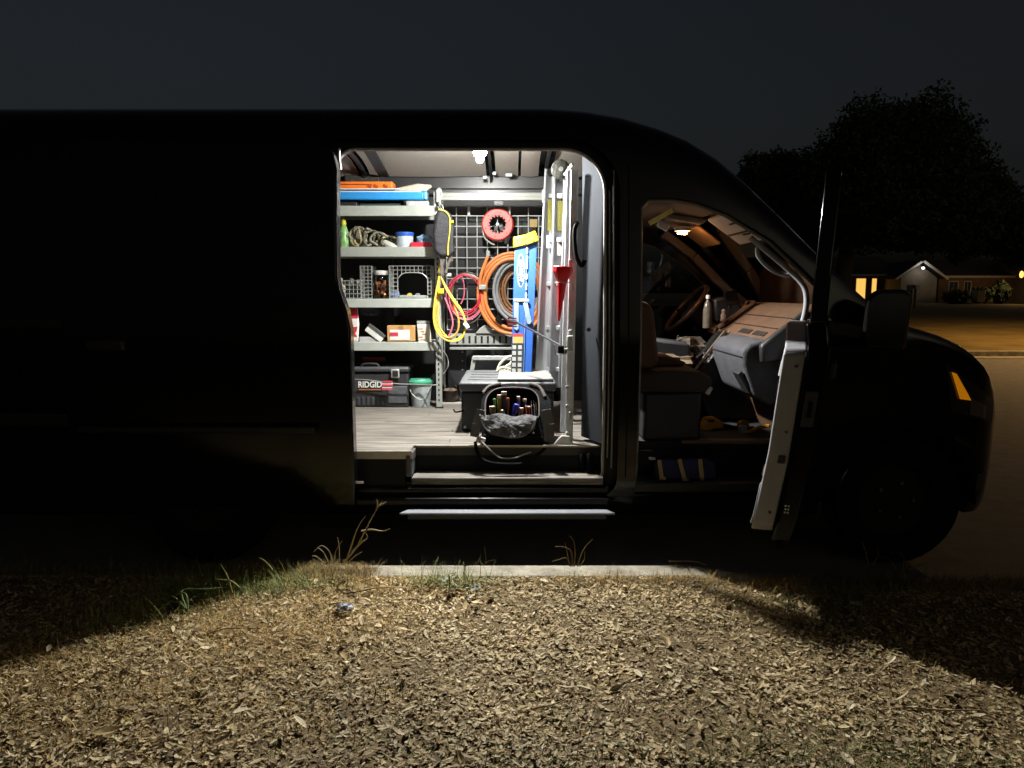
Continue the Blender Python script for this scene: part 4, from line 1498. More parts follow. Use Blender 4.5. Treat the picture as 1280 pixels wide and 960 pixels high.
# top of the unit: long cases stacked on rails at z of v=250
topz = zp(250, 5.40)
cr = thing('spirit_level', 'long blue box level lying across the shelf top', 'level', (-1.1, 5.5, topz))
x1 = xp(530, 243, 5.40)
MB().box(-1.62, x1, 5.40, 5.54, zp(249.5, 5.40), zp(238, 5.40)).build('body', mat('bright_blue', '#2e8fd6', .4, var=.08), cr, bevel=.012)
MB().box(x1, x1 + .022, 5.405, 5.535, zp(249, 5.40), zp(239, 5.40)).build('end_cap', mat('pale_blue', '#7db7d8', .4), cr, bevel=.006)
MB().box(-1.60, x1 - .02, 5.398, 5.40, zp(240, 5.4), zp(238.8, 5.4)).build('edge_stripe', whitepl, cr)
for xx in (-1.4, -.78):
    MB().box(xx, xx + .03, 5.43, 5.52, SHZ[0] + .001, zp(249.5, 5.40) - .001).build('spacer_block', plastic_blk, cr)
cr = thing('tool_case', 'flat orange plastic case on top of the blue level', 'case', (-1.2, 5.5, zp(237, 5.42)))
x1 = xp(491, 231, 5.42)
z0, z1 = zp(237, 5.42) + .001, zp(226.5, 5.42)
MB().box(-1.62, x1, 5.42, 5.56, z0 + .008, z1).build('shell', mat('bright_orange', '#ee7a2a', .45, var=.08), cr, bevel=.01)
MB().box(-1.62, xp(465, 231, 5.42), 5.417, 5.42, (z0 + z1) / 2 + .002, (z0 + z1) / 2 + .010).build('seam', mat('deep_orange', '#8c3d10', .5), cr)
for uu in (462, 470, 482):
    MB().obox(P(uu, 232.5, Y=5.416), (.028, .006, .018), Matrix.Rotation(.4, 3, 'Y')).build('clasp', mat('deep_orange2', '#a64a14', .5), cr)
MB().box(-1.60, x1 + .05, 5.415, 5.55, z0 - .0005, z0 + .007).build('liner_sheet', whitepl, cr)
k = MB().prism([(492, 239), (492, 236), (510, 232), (522, 229.5), (539, 231), (540, 234), (533, 239)], lambda a, b, d: tuple(P(a, b, Y=5.43 + d)), 0, .12)
item('folded_sheet', 'folded off white drop sheet at the end of the orange case', 'cloth', k, mat('offwhite_cloth', '#b9b4a3', .9, bump=.4, bscale=60), .008)
# dark parts bin behind, lettered carton strip
k = MB().box(xp(430, 220, 5.6), xp(474, 220, 5.6), 5.60, 5.66, zp(237, 5.6), zp(214, 5.6))
item('parts_tray', 'dark wire filled tray behind the orange case', 'tray', k, mat('tray_dark', '#33322e', .6, var=.6, scale=60, bump=.6), .01)
k = MB().box(xp(508, 256, 5.40), xp(536, 256, 5.40), 5.39, 5.47, SHZ[0] + .001, zp(253.5, 5.40) + .012)
lc = item('strip_carton', 'small pale carton at the right end of the top tier', 'box', k, mat('carton_grey', '#a9aaac', .7, var=.4, scale=150, stretch=(1, 1, .05)), .003)
k = MB().box(xp(450, 254, 5.44), xp(500, 254, 5.44), 5.44, 5.6, SHZ[0] + .001, zp(254.5, 5.44))
item('flat_pack', 'low dark green flat pack on the top tier', 'box', k, mat('dark_green', '#2e3a35', .6), .003)
k = MB().box(-1.5, xp(447, 254, 5.44), 5.42, 5.6, SHZ[0] + .001, zp(252.5, 5.44))
item('black_case', 'low black case at the left of the top tier', 'case', k, plastic_blk, .01)

# tier 2
z2 = SHZ[1] + .001
Yt = 5.46


def lathe_item(name, label, cat, u, r, z, parts, Y=Yt, v=None):
    x = xp(u, v or 300, Y)
    t = thing(name, label, cat, (x, Y, z))
    for pn, prof, m in parts:
        MB().lathe(prof, (x, Y, z), 24).build(pn, m, t)
    return t


clear = mat('clear_plastic', '#b9c4cc', .2, var=.35, scale=30)
lathe_item('spray_bottle', 'green labelled spray bottle with yellow trigger cap on the second tier', 'bottle', 430, .03, z2, [
    ('bottle_body', [(.001, 0), (.032, 0), (.034, .02), (.034, .11), (.02, .15), (.012, .16)], mat('label_green', '#7fae6b', .4, var=.5, scale=40)),
    ('spray_cap', [(.016, .155), (.02, .17), (.018, .195), (.006, .21), (.006, .23), (.001, .23)], mat('cap_yellow', '#c9c23a', .4))], 5.44)
t = thing('rope_pile', 'tangled pile of grey green rope and rags on the second tier', 'rope', (xp(460, 305, Yt), Yt, z2))
random.seed(21)
ropem = [mat('rope_a', '#8e8a76', .9, var=.3, scale=60), mat('rope_b', '#6f6c5c', .9, var=.3, scale=60), mat('rope_c', '#a29a72', .9, var=.3, scale=60)]
for i in range(11):
    uc = random.uniform(441, 488)
    pts = []
    r0 = random.uniform(.03, .055)
    for a in np.linspace(0, 6.28, 9)[:-1]:
        pts.append((xp(uc, 305, Yt) + r0 * math.cos(a) * 1.2, Yt + random.uniform(-.05, .05), z2 + .012 + (.028 + .9 * max(0, .045 - abs(uc - 452) * .0011)) * (1 + math.sin(a + random.uniform(-.3, .3)))))
    MB().tube(smoothpts(pts, 4, True), .008, 6, closed=True).build('loop', ropem[i % 3], t)
k = MB().blob((xp(447, 305, 5.5), 5.5, z2 + .055), (.07, .06, .10), 31, .35, 18, 10, True)
item('canvas_pouch', 'slumped olive grey canvas pouch beside the spray bottle', 'pouch', k, mat('canvas_grey', '#6b6659', .95, bump=.5, bscale=50))
t = thing('scoop', 'white plastic scoop leaning by the rope pile', 'scoop', (xp(488, 308, Yt), Yt, z2))
MB().lathe([(.001, -.09), (.018, -.085), (.026, -.05), (.028, .0), (.022, .045), (.012, .06)], P(488, 307.5, Y=5.43), 16, 'z', M=Matrix.Rotation(R(-58), 3, 'Y')).build('cup', mat('scoop_white', '#bdbdb2', .5), t)
lathe_item('plastic_tub', 'clear tub with blue lid on the second tier', 'tub', 506, .06, z2, [
    ('tub_body', [(.001, 0), (.058, 0), (.062, .075), (.06, .08)], clear),
    ('lid', [(.064, .08), (.066, .085), (.066, .105), (.06, .108), (.001, .108)], mat('lid_blue', '#2d5fc0', .4))], 5.45)
t = thing('tray', 'shallow red tray holding a blue cloth on the second tier', 'tray', (xp(530, 312, 5.43), 5.43, z2))
a, b = xp(514, 310, 5.41), xp(540, 310, 5.41)
k = MB().box(a, b, 5.39, 5.52, z2, z2 + .006).box(a, b, 5.39, 5.395, z2 + .006, z2 + .034).box(a, b, 5.515, 5.52, z2 + .006, z2 + .034).box(a, a + .005, 5.395, 5.515, z2 + .006, z2 + .034).box(b - .005, b, 5.395, 5.515, z2 + .006, z2 + .034)
k.build('tray_body', mat('tray_red', '#c4283a', .4), t)
item('shop_cloth', 'crumpled pale blue cloth in the red tray', 'cloth', MB().blob((xp(531, 305, 5.45), 5.45, z2 + .048), (.05, .04, .045), 17, .5, 12, 8), mat('cloth_blue', '#7796b4', .9, bump=.5))


# tier 3: wire baskets
def wirebasket(name, label, x0, x1, y0, y1, z, h, sp, cut=None):
    t = thing(name, label, 'basket', ((x0 + x1) / 2, (y0 + y1) / 2, z))
    wm = steel
    nx = max(2, int(round((x1 - x0) / sp)))
    nz = max(2, int(round(h / sp)))
    r_ = .0028
    for face, (yy) in ((('front', y0),) if cut else (('front', y0), ('back', y1))):
        k = MB()
        for i in range(nx + 1):
            x = x0 + (x1 - x0) * i / nx
            s = i / nx
            if cut and face == 'front' and cut[0] < s < cut[1]:
                zlo = z + h * (cut[2] + (-.20) * abs((s - (cut[0] + cut[1]) / 2) / ((cut[1] - cut[0]) / 2)) ** 4)
                k.tube([(x, yy, max(zlo, z + .02)), (x, yy, z + h)], r_, 5)
                continue
            k.tube([(x, yy, z + .003), (x, yy, z + h)], r_, 5)
        for j in range(nz + 1):
            zz_ = z + .003 + (h - .003) * j / nz
            s = j / nz
            if cut and face == 'front' and s < cut[2] and j > 0:
                k.tube([(x0, yy, zz_), (x0 + (x1 - x0) * cut[0], yy, zz_)], r_, 5)
                k.tube([(x0 + (x1 - x0) * cut[1], yy, zz_), (x1, yy, zz_)], r_, 5)
            else:
                k.tube([(x0, yy, zz_), (x1, yy, zz_)], r_, 5)
        if cut and face == 'front':
            cpts = [(x0 + (x1 - x0) * (cut[0] + (cut[1] - cut[0]) * q), yy, z + h * (cut[2] - .20 * abs(2 * q - 1) ** 4)) for q in np.linspace(0, 1, 13)]
            k.tube([(cpts[0][0], yy, z + .03)] + cpts + [(cpts[-1][0], yy, z + .03)], .004, 6)
        k.build('wire_face', wm, t)
    for xx in (x0, x1):
        k = MB()
        ny = max(2, int((y1 - y0) / sp))
        for i in range(1, ny):
            k.tube([(xx, y0 + (y1 - y0) * i / ny, z + .003), (xx, y0 + (y1 - y0) * i / ny, z + h)], r_, 5)
        for j in range(nz + 1):
            k.tube([(xx, y0, z + .003 + (h - .003) * j / nz), (xx, y1, z + .003 + (h - .003) * j / nz)], r_, 5)
        k.build('wire_face', wm, t)
    return t


z3 = SHZ[2] + .001
wirebasket('wire_basket', 'tall wire basket with arched cut out front on the third tier', xp(487, 370, 5.40), xp(539, 370, 5.40), 5.40, 5.62, z3, .235, .03, (.2, .92, .8))
wirebasket('wire_basket', 'narrow wire basket beside the jar of copper fittings', xp(451, 370, 5.42), xp(465, 370, 5.42), 5.42, 5.6, z3, .235, .027)
wirebasket('wire_basket', 'low wire basket full of pale fittings at the left of the third tier', -1.42, xp(452, 370, 5.40), 5.40, 5.6, z3, .13, .03)
t = thing('fittings', 'heap of pale pipe fittings inside the low wire basket', 'fittings', (xp(435, 360, 5.48), 5.48, z3))
random.seed(4)
fm = [mat('fit_a', '#b5ada0', .5), mat('fit_b', '#7b7265', .5), mat('fit_c', '#cfc8b8', .5)]
for i in range(22):
    c = Vector((random.uniform(-1.38, xp(449, 360, 5.45)), random.uniform(5.43, 5.56), z3 + .025 + random.uniform(0, .10)))
    M = Matrix.Rotation(random.uniform(0, 3), 3, 'X') @ Matrix.Rotation(random.uniform(0, 3), 3, 'Z')
    MB().lathe([(.012, -.03), (.016, -.03), (.016, -.012), (.012, -.01), (.012, .012), (.016, .015), (.016, .03), (.012, .03)], c, 10, 'z', M=M).build('fitting', fm[i % 3], t)
for (u, c_, nm) in ((489 + 5, '#6f83a8', 'blue'), (512, '#c9b13a', 'yellow'), (522, '#7f858a', 'grey')):
    r_ = .03 if nm == 'blue' else .018
    k = MB().lathe([(.001, -.02), (r_, -.02), (r_, -.012), (r_ * .7, -.01), (r_ * .7, .01), (r_, .012), (r_, .02), (.001, .02)], (xp(u, 365, 5.46), 5.46, z3 + r_ + .004), 16, 'y')
    item('tape_roll', nm + ' tape roll lying in the arched wire basket', 'tape', k, mat('tape_' + nm, c_, .5))
k = MB().bar((xp(499, 371, 5.44), 5.44, z3 + .016), (xp(535, 371, 5.44), 5.44, z3 + .012), .02, .02)
item('pipe_offcut', 'thin grey pipe offcut along the bottom of the arched basket', 'pipe', k, steel, .004)
copper = mat('copper', '#b0704a', .35, metal=.6, var=.3)
jx = xp(475, 365, 5.43)
t = lathe_item('jar', 'clear jar of copper fittings with a white lid on the third tier', 'jar', 475, .05, z3, [
    ('lid', [(.05, .172), (.052, .175), (.052, .20), (.048, .203), (.001, .203)], whitepl)], 5.46)
k = MB().lathe([(.001, 0), (.056, 0), (.06, .01), (.06, .15), (.046, .172)], (jx, 5.46, z3), 24, close=False)
k.build('glass_wall', glass, t)
for i in range(26):
    c = Vector((jx + random.uniform(-.038, .038), 5.46 + random.uniform(-.035, .035), z3 + .018 + random.uniform(0, .10)))
    M = Matrix.Rotation(random.uniform(0, 3), 3, 'X') @ Matrix.Rotation(random.uniform(0, 3), 3, 'Z')
    MB().lathe([(.008, -.016), (.012, -.016), (.012, .016), (.008, .016)], c, 8, 'z', M=M).build('fitting', copper if i % 3 else MATS['fit_b'], t)

# tier 4
z4 = SHZ[3] + .001
t = thing('paper_bag', 'red and white printed sack at the left of the fourth tier', 'bag', (xp(440, 420, 5.42), 5.42, z4))
k = MB().prism([(430, 428), (430, 384), (447, 384), (449, 405), (448, 428)], lambda a, b, d: tuple(P(a, b, Y=5.41 + d)), 0, .12)
k.build('sack', mat('sack_white', '#d2cdc8', .7, bump=.3, bscale=40), t, bevel=.015)
MB().prism([(431, 385), (446.5, 385), (447.5, 398), (431, 398)], lambda a, b, d: tuple(P(a, b, Y=5.408 + d)), 0, .003).build('red_band', mat('print_red', '#b3283c', .6), t)
MB().prism([(440, 409), (447, 408), (446, 413), (444, 417), (447, 421), (442, 421), (441, 416)], lambda a, b, d: tuple(P(a, b, Y=5.408 + d)), 0, .003).build('red_print', MATS['print_red'], t)
k = MB().prism([(449, 428), (449, 421), (464, 421), (470, 424), (474, 428)], lambda a, b, d: tuple(P(a, b, Y=5.44 + d)), 0, .1)
item('plastic_wrap', 'flat grey plastic packet beside the red and white sack', 'packet', k, mat('wrap_grey', '#9a9b9c', .5, var=.3), .005)
bm_ = Matrix.Rotation(R(38), 3, 'Y')
t = thing('carton', 'long white carton tipped over on the fourth tier', 'box', (xp(470, 425, 5.46), 5.46, z4))
MB().obox(P(469, 417, Y=5.46), (.145, .06, .05), bm_).build('carton_body', mat('carton_white', '#c7c7c0', .6, var=.15), t, bevel=.003)
MB().obox(P(472, 413, Y=5.45), (.15, .055, .012), bm_).build('carton_flap', mat('carton_dark', '#4d4d4b', .6), t)
t = thing('cardboard_box', 'small brown cardboard box with a shipping label on the fourth tier', 'box', (xp(500, 427, 5.42), 5.42, z4))
a, b = xp(484, 420, 5.42), xp(519, 420, 5.42)
z1 = zp(407, 5.42)
MB().box(a, b, 5.42, 5.58, z4, z1).build('carton_body', cardboard, t, bevel=.003)
MB().box(a + .02, b - .04, 5.4165, 5.419, z4 + .012, z4 + .085).build('paper_label', mat('label_paper', '#d5d2c8', .7, var=.15, scale=90), t)
MB().box(a + .022, a + .082, 5.4135, 5.416, z4 + .04, z4 + .066).build('red_sticker', MATS['print_red'], t)
MB().box(a + .085, b - .085, 5.417, 5.4195, z4 + .088, z1 - .002).build('packing_tape', mat('tape_tan', '#94723f', .4), t)
t = thing('paper_pack', 'white printed packet standing at the right of the fourth tier', 'packet', (xp(530, 427, 5.42), 5.42, z4))
k = MB().prism([(523, 429), (521, 405), (537, 405), (540, 429)], lambda a, b, d: tuple(P(a, b, Y=5.40 + d)), 0, .07)
k.build('packet_body', mat('packet_white', '#d8d2c2', .6, var=.12, scale=60), t, bevel=.006)
k = MB().prism([(521, 404.5), (521, 401), (538, 401), (537, 404.5)], lambda a, b, d: tuple(P(a, b, Y=5.43 + d)), 0, .03)
k.build('packet_rim', steel, t, bevel=.002)
k = MB()
for i in range(5):
    k.obox(P(526 + 2.2 * (i % 3), 411 + 3.4 * i, Y=5.398), (.035 - .006 * (i % 2), .002, .006))
k.build('print_marks', mat('print_rust', '#9a5a40', .7), t)

# floor: tool box, pail, jar
t = thing('tool_box', 'black lidded tool box with white lettering on the floor under the shelves', 'tool box', (-1.05, 5.5, FZ))
bx0, bx1 = -1.42, xp(512, 480, 5.40)
zt_ = zp(466, 5.40)
zl_ = zp(458.5, 5.40)
MB().box(bx0, bx1 - .01, 5.40, 5.65, FZ + .001, zt_).build('box_body', mat('tool_box_black', '#2b2c2e', .5, var=.15, bump=.1), t, bevel=.01)
lid = MB().box(bx0 - .01, bx1, 5.385, 5.66, zt_ + .004, zl_).build('lid', mat('tool_box_lid', '#3a3c3f', .45, var=.15), t, bevel=.016, seg=3)
hp = [P(452, 459, Y=5.42), P(455, 455, Y=5.42), P(470, 455, Y=5.42), P(474, 459, Y=5.42)]
MB().tube(smoothpts(hp, 4), .011, 8).build('handle', plastic_blk, lid)
for uu in (494,):
    MB().obox(P(uu, 467, Y=5.378), (.062, .018, .066)).build('latch', steel, t, bevel=.006)
    MB().obox(P(uu, 467, Y=5.367), (.04, .006, .042)).build('latch_plate', plastic_blk, t, bevel=.003)
for uu in (485, 512):
    pass
MB().box(xp(485, 490, 5.395), bx1 - .02, 5.392, 5.40, FZ + .03, zp(483, 5.395)).build('corner_panel', mat('panel_grey', '#4c4e52', .6, var=.3, scale=30), t, bevel=.004)
for i in range(6):
    xx = xp(446 + 6 * i, 498, 5.39)
    MB().box(xx, xx + .02, 5.394, 5.40, FZ + .015, FZ + .075).build('rib', MATS['tool_box_lid'], t, bevel=.003)
c = P(462.5, 481, Y=5.396)
MB().box(xp(447.5, 481, 5.397), xp(478, 481, 5.397), 5.3965, 5.399, zp(489, 5.397), zp(476.5, 5.397)).build('badge', plastic_blk, t)
text_mesh('lettering', 'RIDGID', .062, lambda a, b, d: (c.x + a, 5.3955, c.z + b), whitepl, t, bold=.0016, sx=.86)
MB().box(xp(448.5, 488, 5.396), xp(476, 488, 5.396), 5.3945, 5.3955, zp(487.6, 5.396), zp(486.4, 5.396)).build('badge_line', mat('line_orange', '#b5643a', .5), t)
k = MB().bar(P(453, 448.5, Y=5.6), P(482, 449, Y=5.6), .03, .02, up=(0, 1, 0))
item('red_bar', 'dull red bar on the wall above the black tool box', 'bar', k, mat('bar_red', '#8a4238', .6), .004)
px_ = xp(526, 495, 5.47)
t = lathe_item('pail', 'translucent grey pail with green lid on the floor by the shelf post', 'pail', 526, .08, FZ, [
    ('pail_body', [(.001, .001), (.068, .001), (.084, .16), (.09, .165), (.09, .175)], mat('pail_grey', '#9aa3a2', .4, var=.25, scale=14)),
    ('lid', [(.094, .172), (.096, .178), (.094, .19), (.08, .196), (.074, .207), (.001, .207)], mat('lid_green', '#3d8a6c', .45))], 5.46, 495)
MB().tube(smoothpts([(px_ - .085, 5.44, FZ + .16), (px_ - .05, 5.375, FZ + .10), (px_ + .02, 5.36, FZ + .06), (px_ + .06, 5.375, FZ + .11), (px_ + .088, 5.44, FZ + .16)], 5), .003, 6).build('bail_handle', steel, t)
t = lathe_item('jar', 'squat jar of rusty screws on the floor beside the shelf post', 'jar', 563, .06, FZ, [
    ('screw_heap', [(.001, .012), (.06, .012), (.06, .10), (.03, .115), (.001, .118)], mat('screws', '#8a7263', .6, var=.7, scale=120, bump=.8, bscale=200))], 5.6, 490)
MB().lathe([(.07, .004), (.074, .01), (.074, .12), (.066, .135)], (xp(563, 490, 5.6), 5.6, FZ), 24, close=False).build('glass_wall', glass, t)
# ledge on floor at the wall
item('floor_batten', 'pale batten on the floor between shelf post and black chest', 'batten', MB().box(xp(549, 505, 5.5), xp(575, 505, 5.5) + .2, 5.50, 5.73, FZ + .001, FZ + .018), mat('batten_pale', '#a9a59c', .6, var=.15, stretch=(1, 8, 8)), .003)

# flagged bungee across the tool box
wirem = mat('wire_grey', '#8a8a86', .4, metal=.4)
redflag = mat('flag_red', '#c43c50', .6, var=.3, scale=90)


def flag(label, u, v, Y, w_, h_):
    t = thing('warning_flag', label, 'flag', P(u, v, Y=Y))
    for i in range(5):
        MB().prism([(u - w_ / 2 + random.uniform(-1, 1), v - h_ / 2 + i * h_ / 5), (u + w_ / 2 + random.uniform(-2, 2), v - h_ / 2 + i * h_ / 5 + random.uniform(-1, 1)), (u + w_ / 2 + random.uniform(-2, 1), v - h_ / 2 + (i + 1) * h_ / 5 - .4), (u - w_ / 2, v - h_ / 2 + (i + 1) * h_ / 5 - .4)],
                   lambda a, b, d: tuple(P(a, b, Y=Y + d + .004 * (i % 2))), 0, .004).build('ribbon', redflag if i % 2 == 0 else MATS['label_paper'], t)
    return t


random.seed(6)
flag('red and white ribbon flag hanging in front of the black tool box', 484, 482, 5.34, 13, 12)
k = MB().tube(smoothpts([P(441, 474, Y=5.35), P(460, 475, Y=5.35), P(482, 478, Y=5.35), P(500, 480, Y=5.35), P(520, 480.5, Y=5.35), P(536, 481.5, Y=5.34), P(546, 481, Y=5.34)], 4), .004, 6)
item('bungee_cord', 'grey cord stretched across the front of the bottom shelf', 'cord', k, wirem)

# ================================================================== back wall: rail, grid panel, hung things
t = thing('hanging_rail', 'white horizontal rail running from shelf post to ladder', 'rail', P(612, 245, Y=5.34))
MB().box(xp(546, 245, 5.34), xp(684, 245, 5.34), 5.34, 5.375, zp(250.5, 5.34), zp(240.5, 5.34)).build('rail_bar', mat('rail_white', '#80817c', .3, var=.04), t, bevel=.006)
MB().box(xp(546, 245, 5.34), xp(684, 245, 5.34), 5.337, 5.34, zp(245.8, 5.34), zp(244.8, 5.34)).build('rail_groove', mat('groove_grey', '#77786f', .5), t)
for uu in (548, 680):
    MB().obox(P(uu, 245, Y=5.33), (.03, .02, .09)).build('rail_clip', steel, t, bevel=.005)
MB().tube(smoothpts([P(549, 240, Y=5.33), P(547, 237, Y=5.33), P(550, 236, Y=5.33), P(552, 244, Y=5.33), P(549, 256, Y=5.32), P(552, 262, Y=5.32)], 4), .006, 8).build('hook', steel, t)

GY = 5.62
t = thing('wire_grid_panel', 'white wire grid panel fixed to the dark far wall', 'grid panel', P(620, 400, Y=GY))
gridm = mat('grid_white', '#a7aaa6', .4)
gx0, gx1 = xp(558, 300, GY), xp(686, 300, GY)
gz1, gz0 = zp(270, GY), zp(412, GY)
nx, nz = 10, 11
for i in range(nx + 1):
    x = gx0 + (gx1 - gx0) * i / nx
    MB().tube([(x, GY, gz0), (x, GY, gz1 + (.06 if i in (1, 4, 8) else 0))], .0042, 6).build('wire', gridm, t)
for j in range(nz + 1):
    z = gz1 + (gz0 - gz1) * j / nz
    MB().tube([(gx0, GY - .008, z), (gx1, GY - .008, z)], .0042, 6).build('wire', gridm, t)
for uu in (586, 637):
    MB().obox(P(uu, 264, Y=GY - .01), (.02, .012, .07)).build('mounting_clip', gridm, t, bevel=.004)

# louvred bracket
t = thing('louvre_rail', 'grey slotted metal rail under the hose coils', 'rail', P(610, 432, Y=5.58))
a, b = xp(562, 424, 5.56), xp(644, 424, 5.56)
MB().box(a, b, 5.56, 5.58, zp(431, 5.56), zp(417, 5.56)).build('rail_plate', steel, t, bevel=.003)
for i in range(10):
    xx = a + .05 + (b - a - .08) * i / 9
    MB().box(xx, xx + .016, 5.557, 5.5595, zp(429, 5.56), zp(420, 5.56)).build('slot', plastic_blk, t)
MB().box(a, b, 5.555, 5.58, zp(437, 5.56), zp(434, 5.56)).build('rail_lip', steel, t, bevel=.002)
t = thing('wall_bracket', 'dark perforated wall strip left of the black chest', 'bracket', P(575, 470, Y=5.70))
MB().box(xp(560, 460, 5.68), xp(583, 460, 5.68), 5.68, 5.70, zp(505, 5.68), zp(436, 5.68)).build('strip', mat('strip_dark', '#27292d', .5, var=.2), t)
for i in range(5):
    MB().lathe([(.001, 0), (.006, 0), (.006, .003)], P(578, 440 + 11 * i, Y=5.675), 10, 'y').build('bolt', steel, t)
item('silver_clamp', 'small silver clamp sitting on the slotted rail', 'clamp', MB().prism([(594, 417), (600, 410), (606, 406), (615, 411), (616, 417)], lambda a, b, d: tuple(P(a, b, Y=5.545 + d)), 0, .03), steel, .004)
item('wire_loop', 'thin white wire loop hanging below the slotted rail', 'wire', MB().tube(smoothpts([P(552, 436, Y=5.6), P(559, 446, Y=5.6), P(560, 458, Y=5.6), P(553, 468, Y=5.6), P(548, 464, Y=5.6)], 5), .003, 6), whitepl)


def coil(cu, cv, ru, rv, n, Y, r, jit, seed, ph=0.0, dy=.012):
    rr = random.Random(seed)
    pts = []
    N = 22
    for k in range(n * N):
        a = 2 * math.pi * k / N + ph
        lay = k / N
        s = 1 + jit * math.sin(lay * 2.4 + seed) + rr.uniform(-.006, .006)
        pts.append(P(cu + ru * s * math.cos(a), cv - rv * s * math.sin(a), Y=Y + dy * math.sin(lay * 2.7 + seed)))
    return MB().tube(smoothpts(pts, 2), r, 8)


orange = mat('hose_orange', '#c9783f', .55, var=.12)
t = thing('hose_coil', 'thick orange hose coiled and hung on the grid panel', 'hose', P(640, 418, Y=5.5))
for i, (ru, rv, sd_) in enumerate([(43, 50, 1), (39, 47, 2), (35, 44, 3)]):
    coil(641, 367, ru, rv, 1, 5.50 + .012 * (i % 2), .0135, .01, sd_).build('hose_turn', orange, t)
MB().tube(smoothpts([P(600, 358, Y=5.48), P(601, 345, Y=5.48), P(606, 330, Y=5.5), P(610, 320, Y=5.52)], 5), .0125, 8).build('hose_end', orange, t)
MB().lathe([(.012, -.02), (.016, -.02), (.016, .02), (.012, .02)], P(610, 317, Y=5.52), 10).build('hose_fitting', steel, t)
for (uu, vv, rt) in ((624, 400, .7), (603, 359, 0)):
    MB().obox(P(uu, vv, Y=5.475), (.055, .03, .035), Matrix.Rotation(rt, 3, 'Y')).build('hose_clamp', rubber if rt else steel, t, bevel=.004)
t = thing('hose_coil', 'grey hose coil hung inside the orange coil', 'hose', P(648, 400, Y=5.53))
for i, (ru, rv, sd_) in enumerate([(31, 39, 4), (27, 34, 5)]):
    coil(648, 363, ru, rv, 1, 5.53 + .01 * i, .0125, .01, sd_).build('hose_turn', mat('hose_grey', '#8d8f92', .5), t)
t = thing('hose_coil', 'brown inner hose coil behind the grey coil', 'hose', P(648, 392, Y=5.56))
for i, (ru, rv, sd_) in enumerate([(24, 30, 6), (20, 27, 7), (17, 23, 8)]):
    coil(648, 363, ru, rv, 1, 5.56 + .008 * i, .009, .01, sd_).build('hose_turn', mat('hose_brown', '#8a6143', .55), t)

wires = [('wire_pink', '#c9657a'), ('wire_red', '#b8283f'), ('wire_green', '#3a7d5c'), ('wire_cream', '#c9bf9a'), ('wire_black', '#33302e'), ('wire_grey2', '#6e6a66')]
t = thing('cable_coil', 'coil of pink red and green wires hung on the grid panel', 'cable', P(582, 404, Y=5.52))
spec_ = [(580, 368, 19, 24, 1), (581, 369, 20, 26, 1), (582, 367, 18, 23, 1), (583, 372, 22, 29, 0), (581, 371, 23, 28, 0), (585, 371, 23, 27, 3), (584, 374, 22, 30, 3), (584, 372, 21, 31, 4), (583, 375, 24, 30, 5), (585, 368, 20, 26, 2), (582, 373, 22, 31, 4), (584, 374, 23, 28, 4)]
for i, (cu, cv, ru, rv, mi) in enumerate(spec_):
    coil(cu, cv, ru, rv, 1, 5.50 + .004 * i, .0048, .03, i + 20, i).build('wire_turn', mat(*wires[mi], .45), t)
MB().tube(smoothpts([P(571, 350, Y=5.48), P(577, 346, Y=5.48), P(580, 356, Y=5.48), P(580, 370, Y=5.48), P(576, 380, Y=5.48)], 5), .005, 6).build('wire_end', MATS['wire_pink'], t)

yel = mat('cord_yellow', '#d9c24a', .5, var=.08)
yel2 = mat('cord_orange', '#d99a4a', .5)
t = thing('extension_cord', 'long yellow extension cord looped over a hook beside the shelf post', 'cord', P(560, 425, Y=5.28))
loops = [([(549, 345), (544, 372), (542, 398), (547, 416), (560, 426), (576, 424), (582, 408), (578, 392), (568, 378), (558, 362), (551, 346)], 0, yel),
         ([(550, 347), (546, 374), (545, 400), (551, 417), (562, 422), (572, 414), (573, 398), (566, 378), (558, 360), (552, 348)], 1, yel2),
         ([(549, 346), (548, 376), (548, 402), (554, 416), (566, 425), (578, 419), (582, 405), (577, 388), (566, 372), (556, 356), (551, 347)], 2, yel),
         ([(550, 330), (549, 338), (549, 346), (547, 360), (543, 386), (544, 405), (552, 419)], 1, yel)]
for pts, li, mm in loops:
    MB().tube(smoothpts([P(a, b, Y=5.27 + .012 * li) for a, b in pts], 5), .0062, 8).build('cord_turn', mm, t)
MB().tube(smoothpts([P(556, 372, Y=5.30), P(563, 390, Y=5.30), P(566, 405, Y=5.30), P(562, 418, Y=5.30), P(558, 422, Y=5.30)], 5), .0058, 8).build('cord_turn', MATS['wire_pink'], t)
MB().obox(P(551, 364, Y=5.255), (.04, .02, .035)).build('cord_tag', mat('tag_yellow', '#d8b81e', .5), t, bevel=.004)
MB().obox(P(583, 407, Y=5.26), (.03, .03, .05), Matrix.Rotation(-.6, 3, 'Y')).build('plug', whitepl, t, bevel=.006)
item('white_connector', 'white plug connector hanging above the wire coil', 'connector', MB().obox(P(560, 343.5, Y=5.42), (.05, .03, .025)), whitepl, .006)

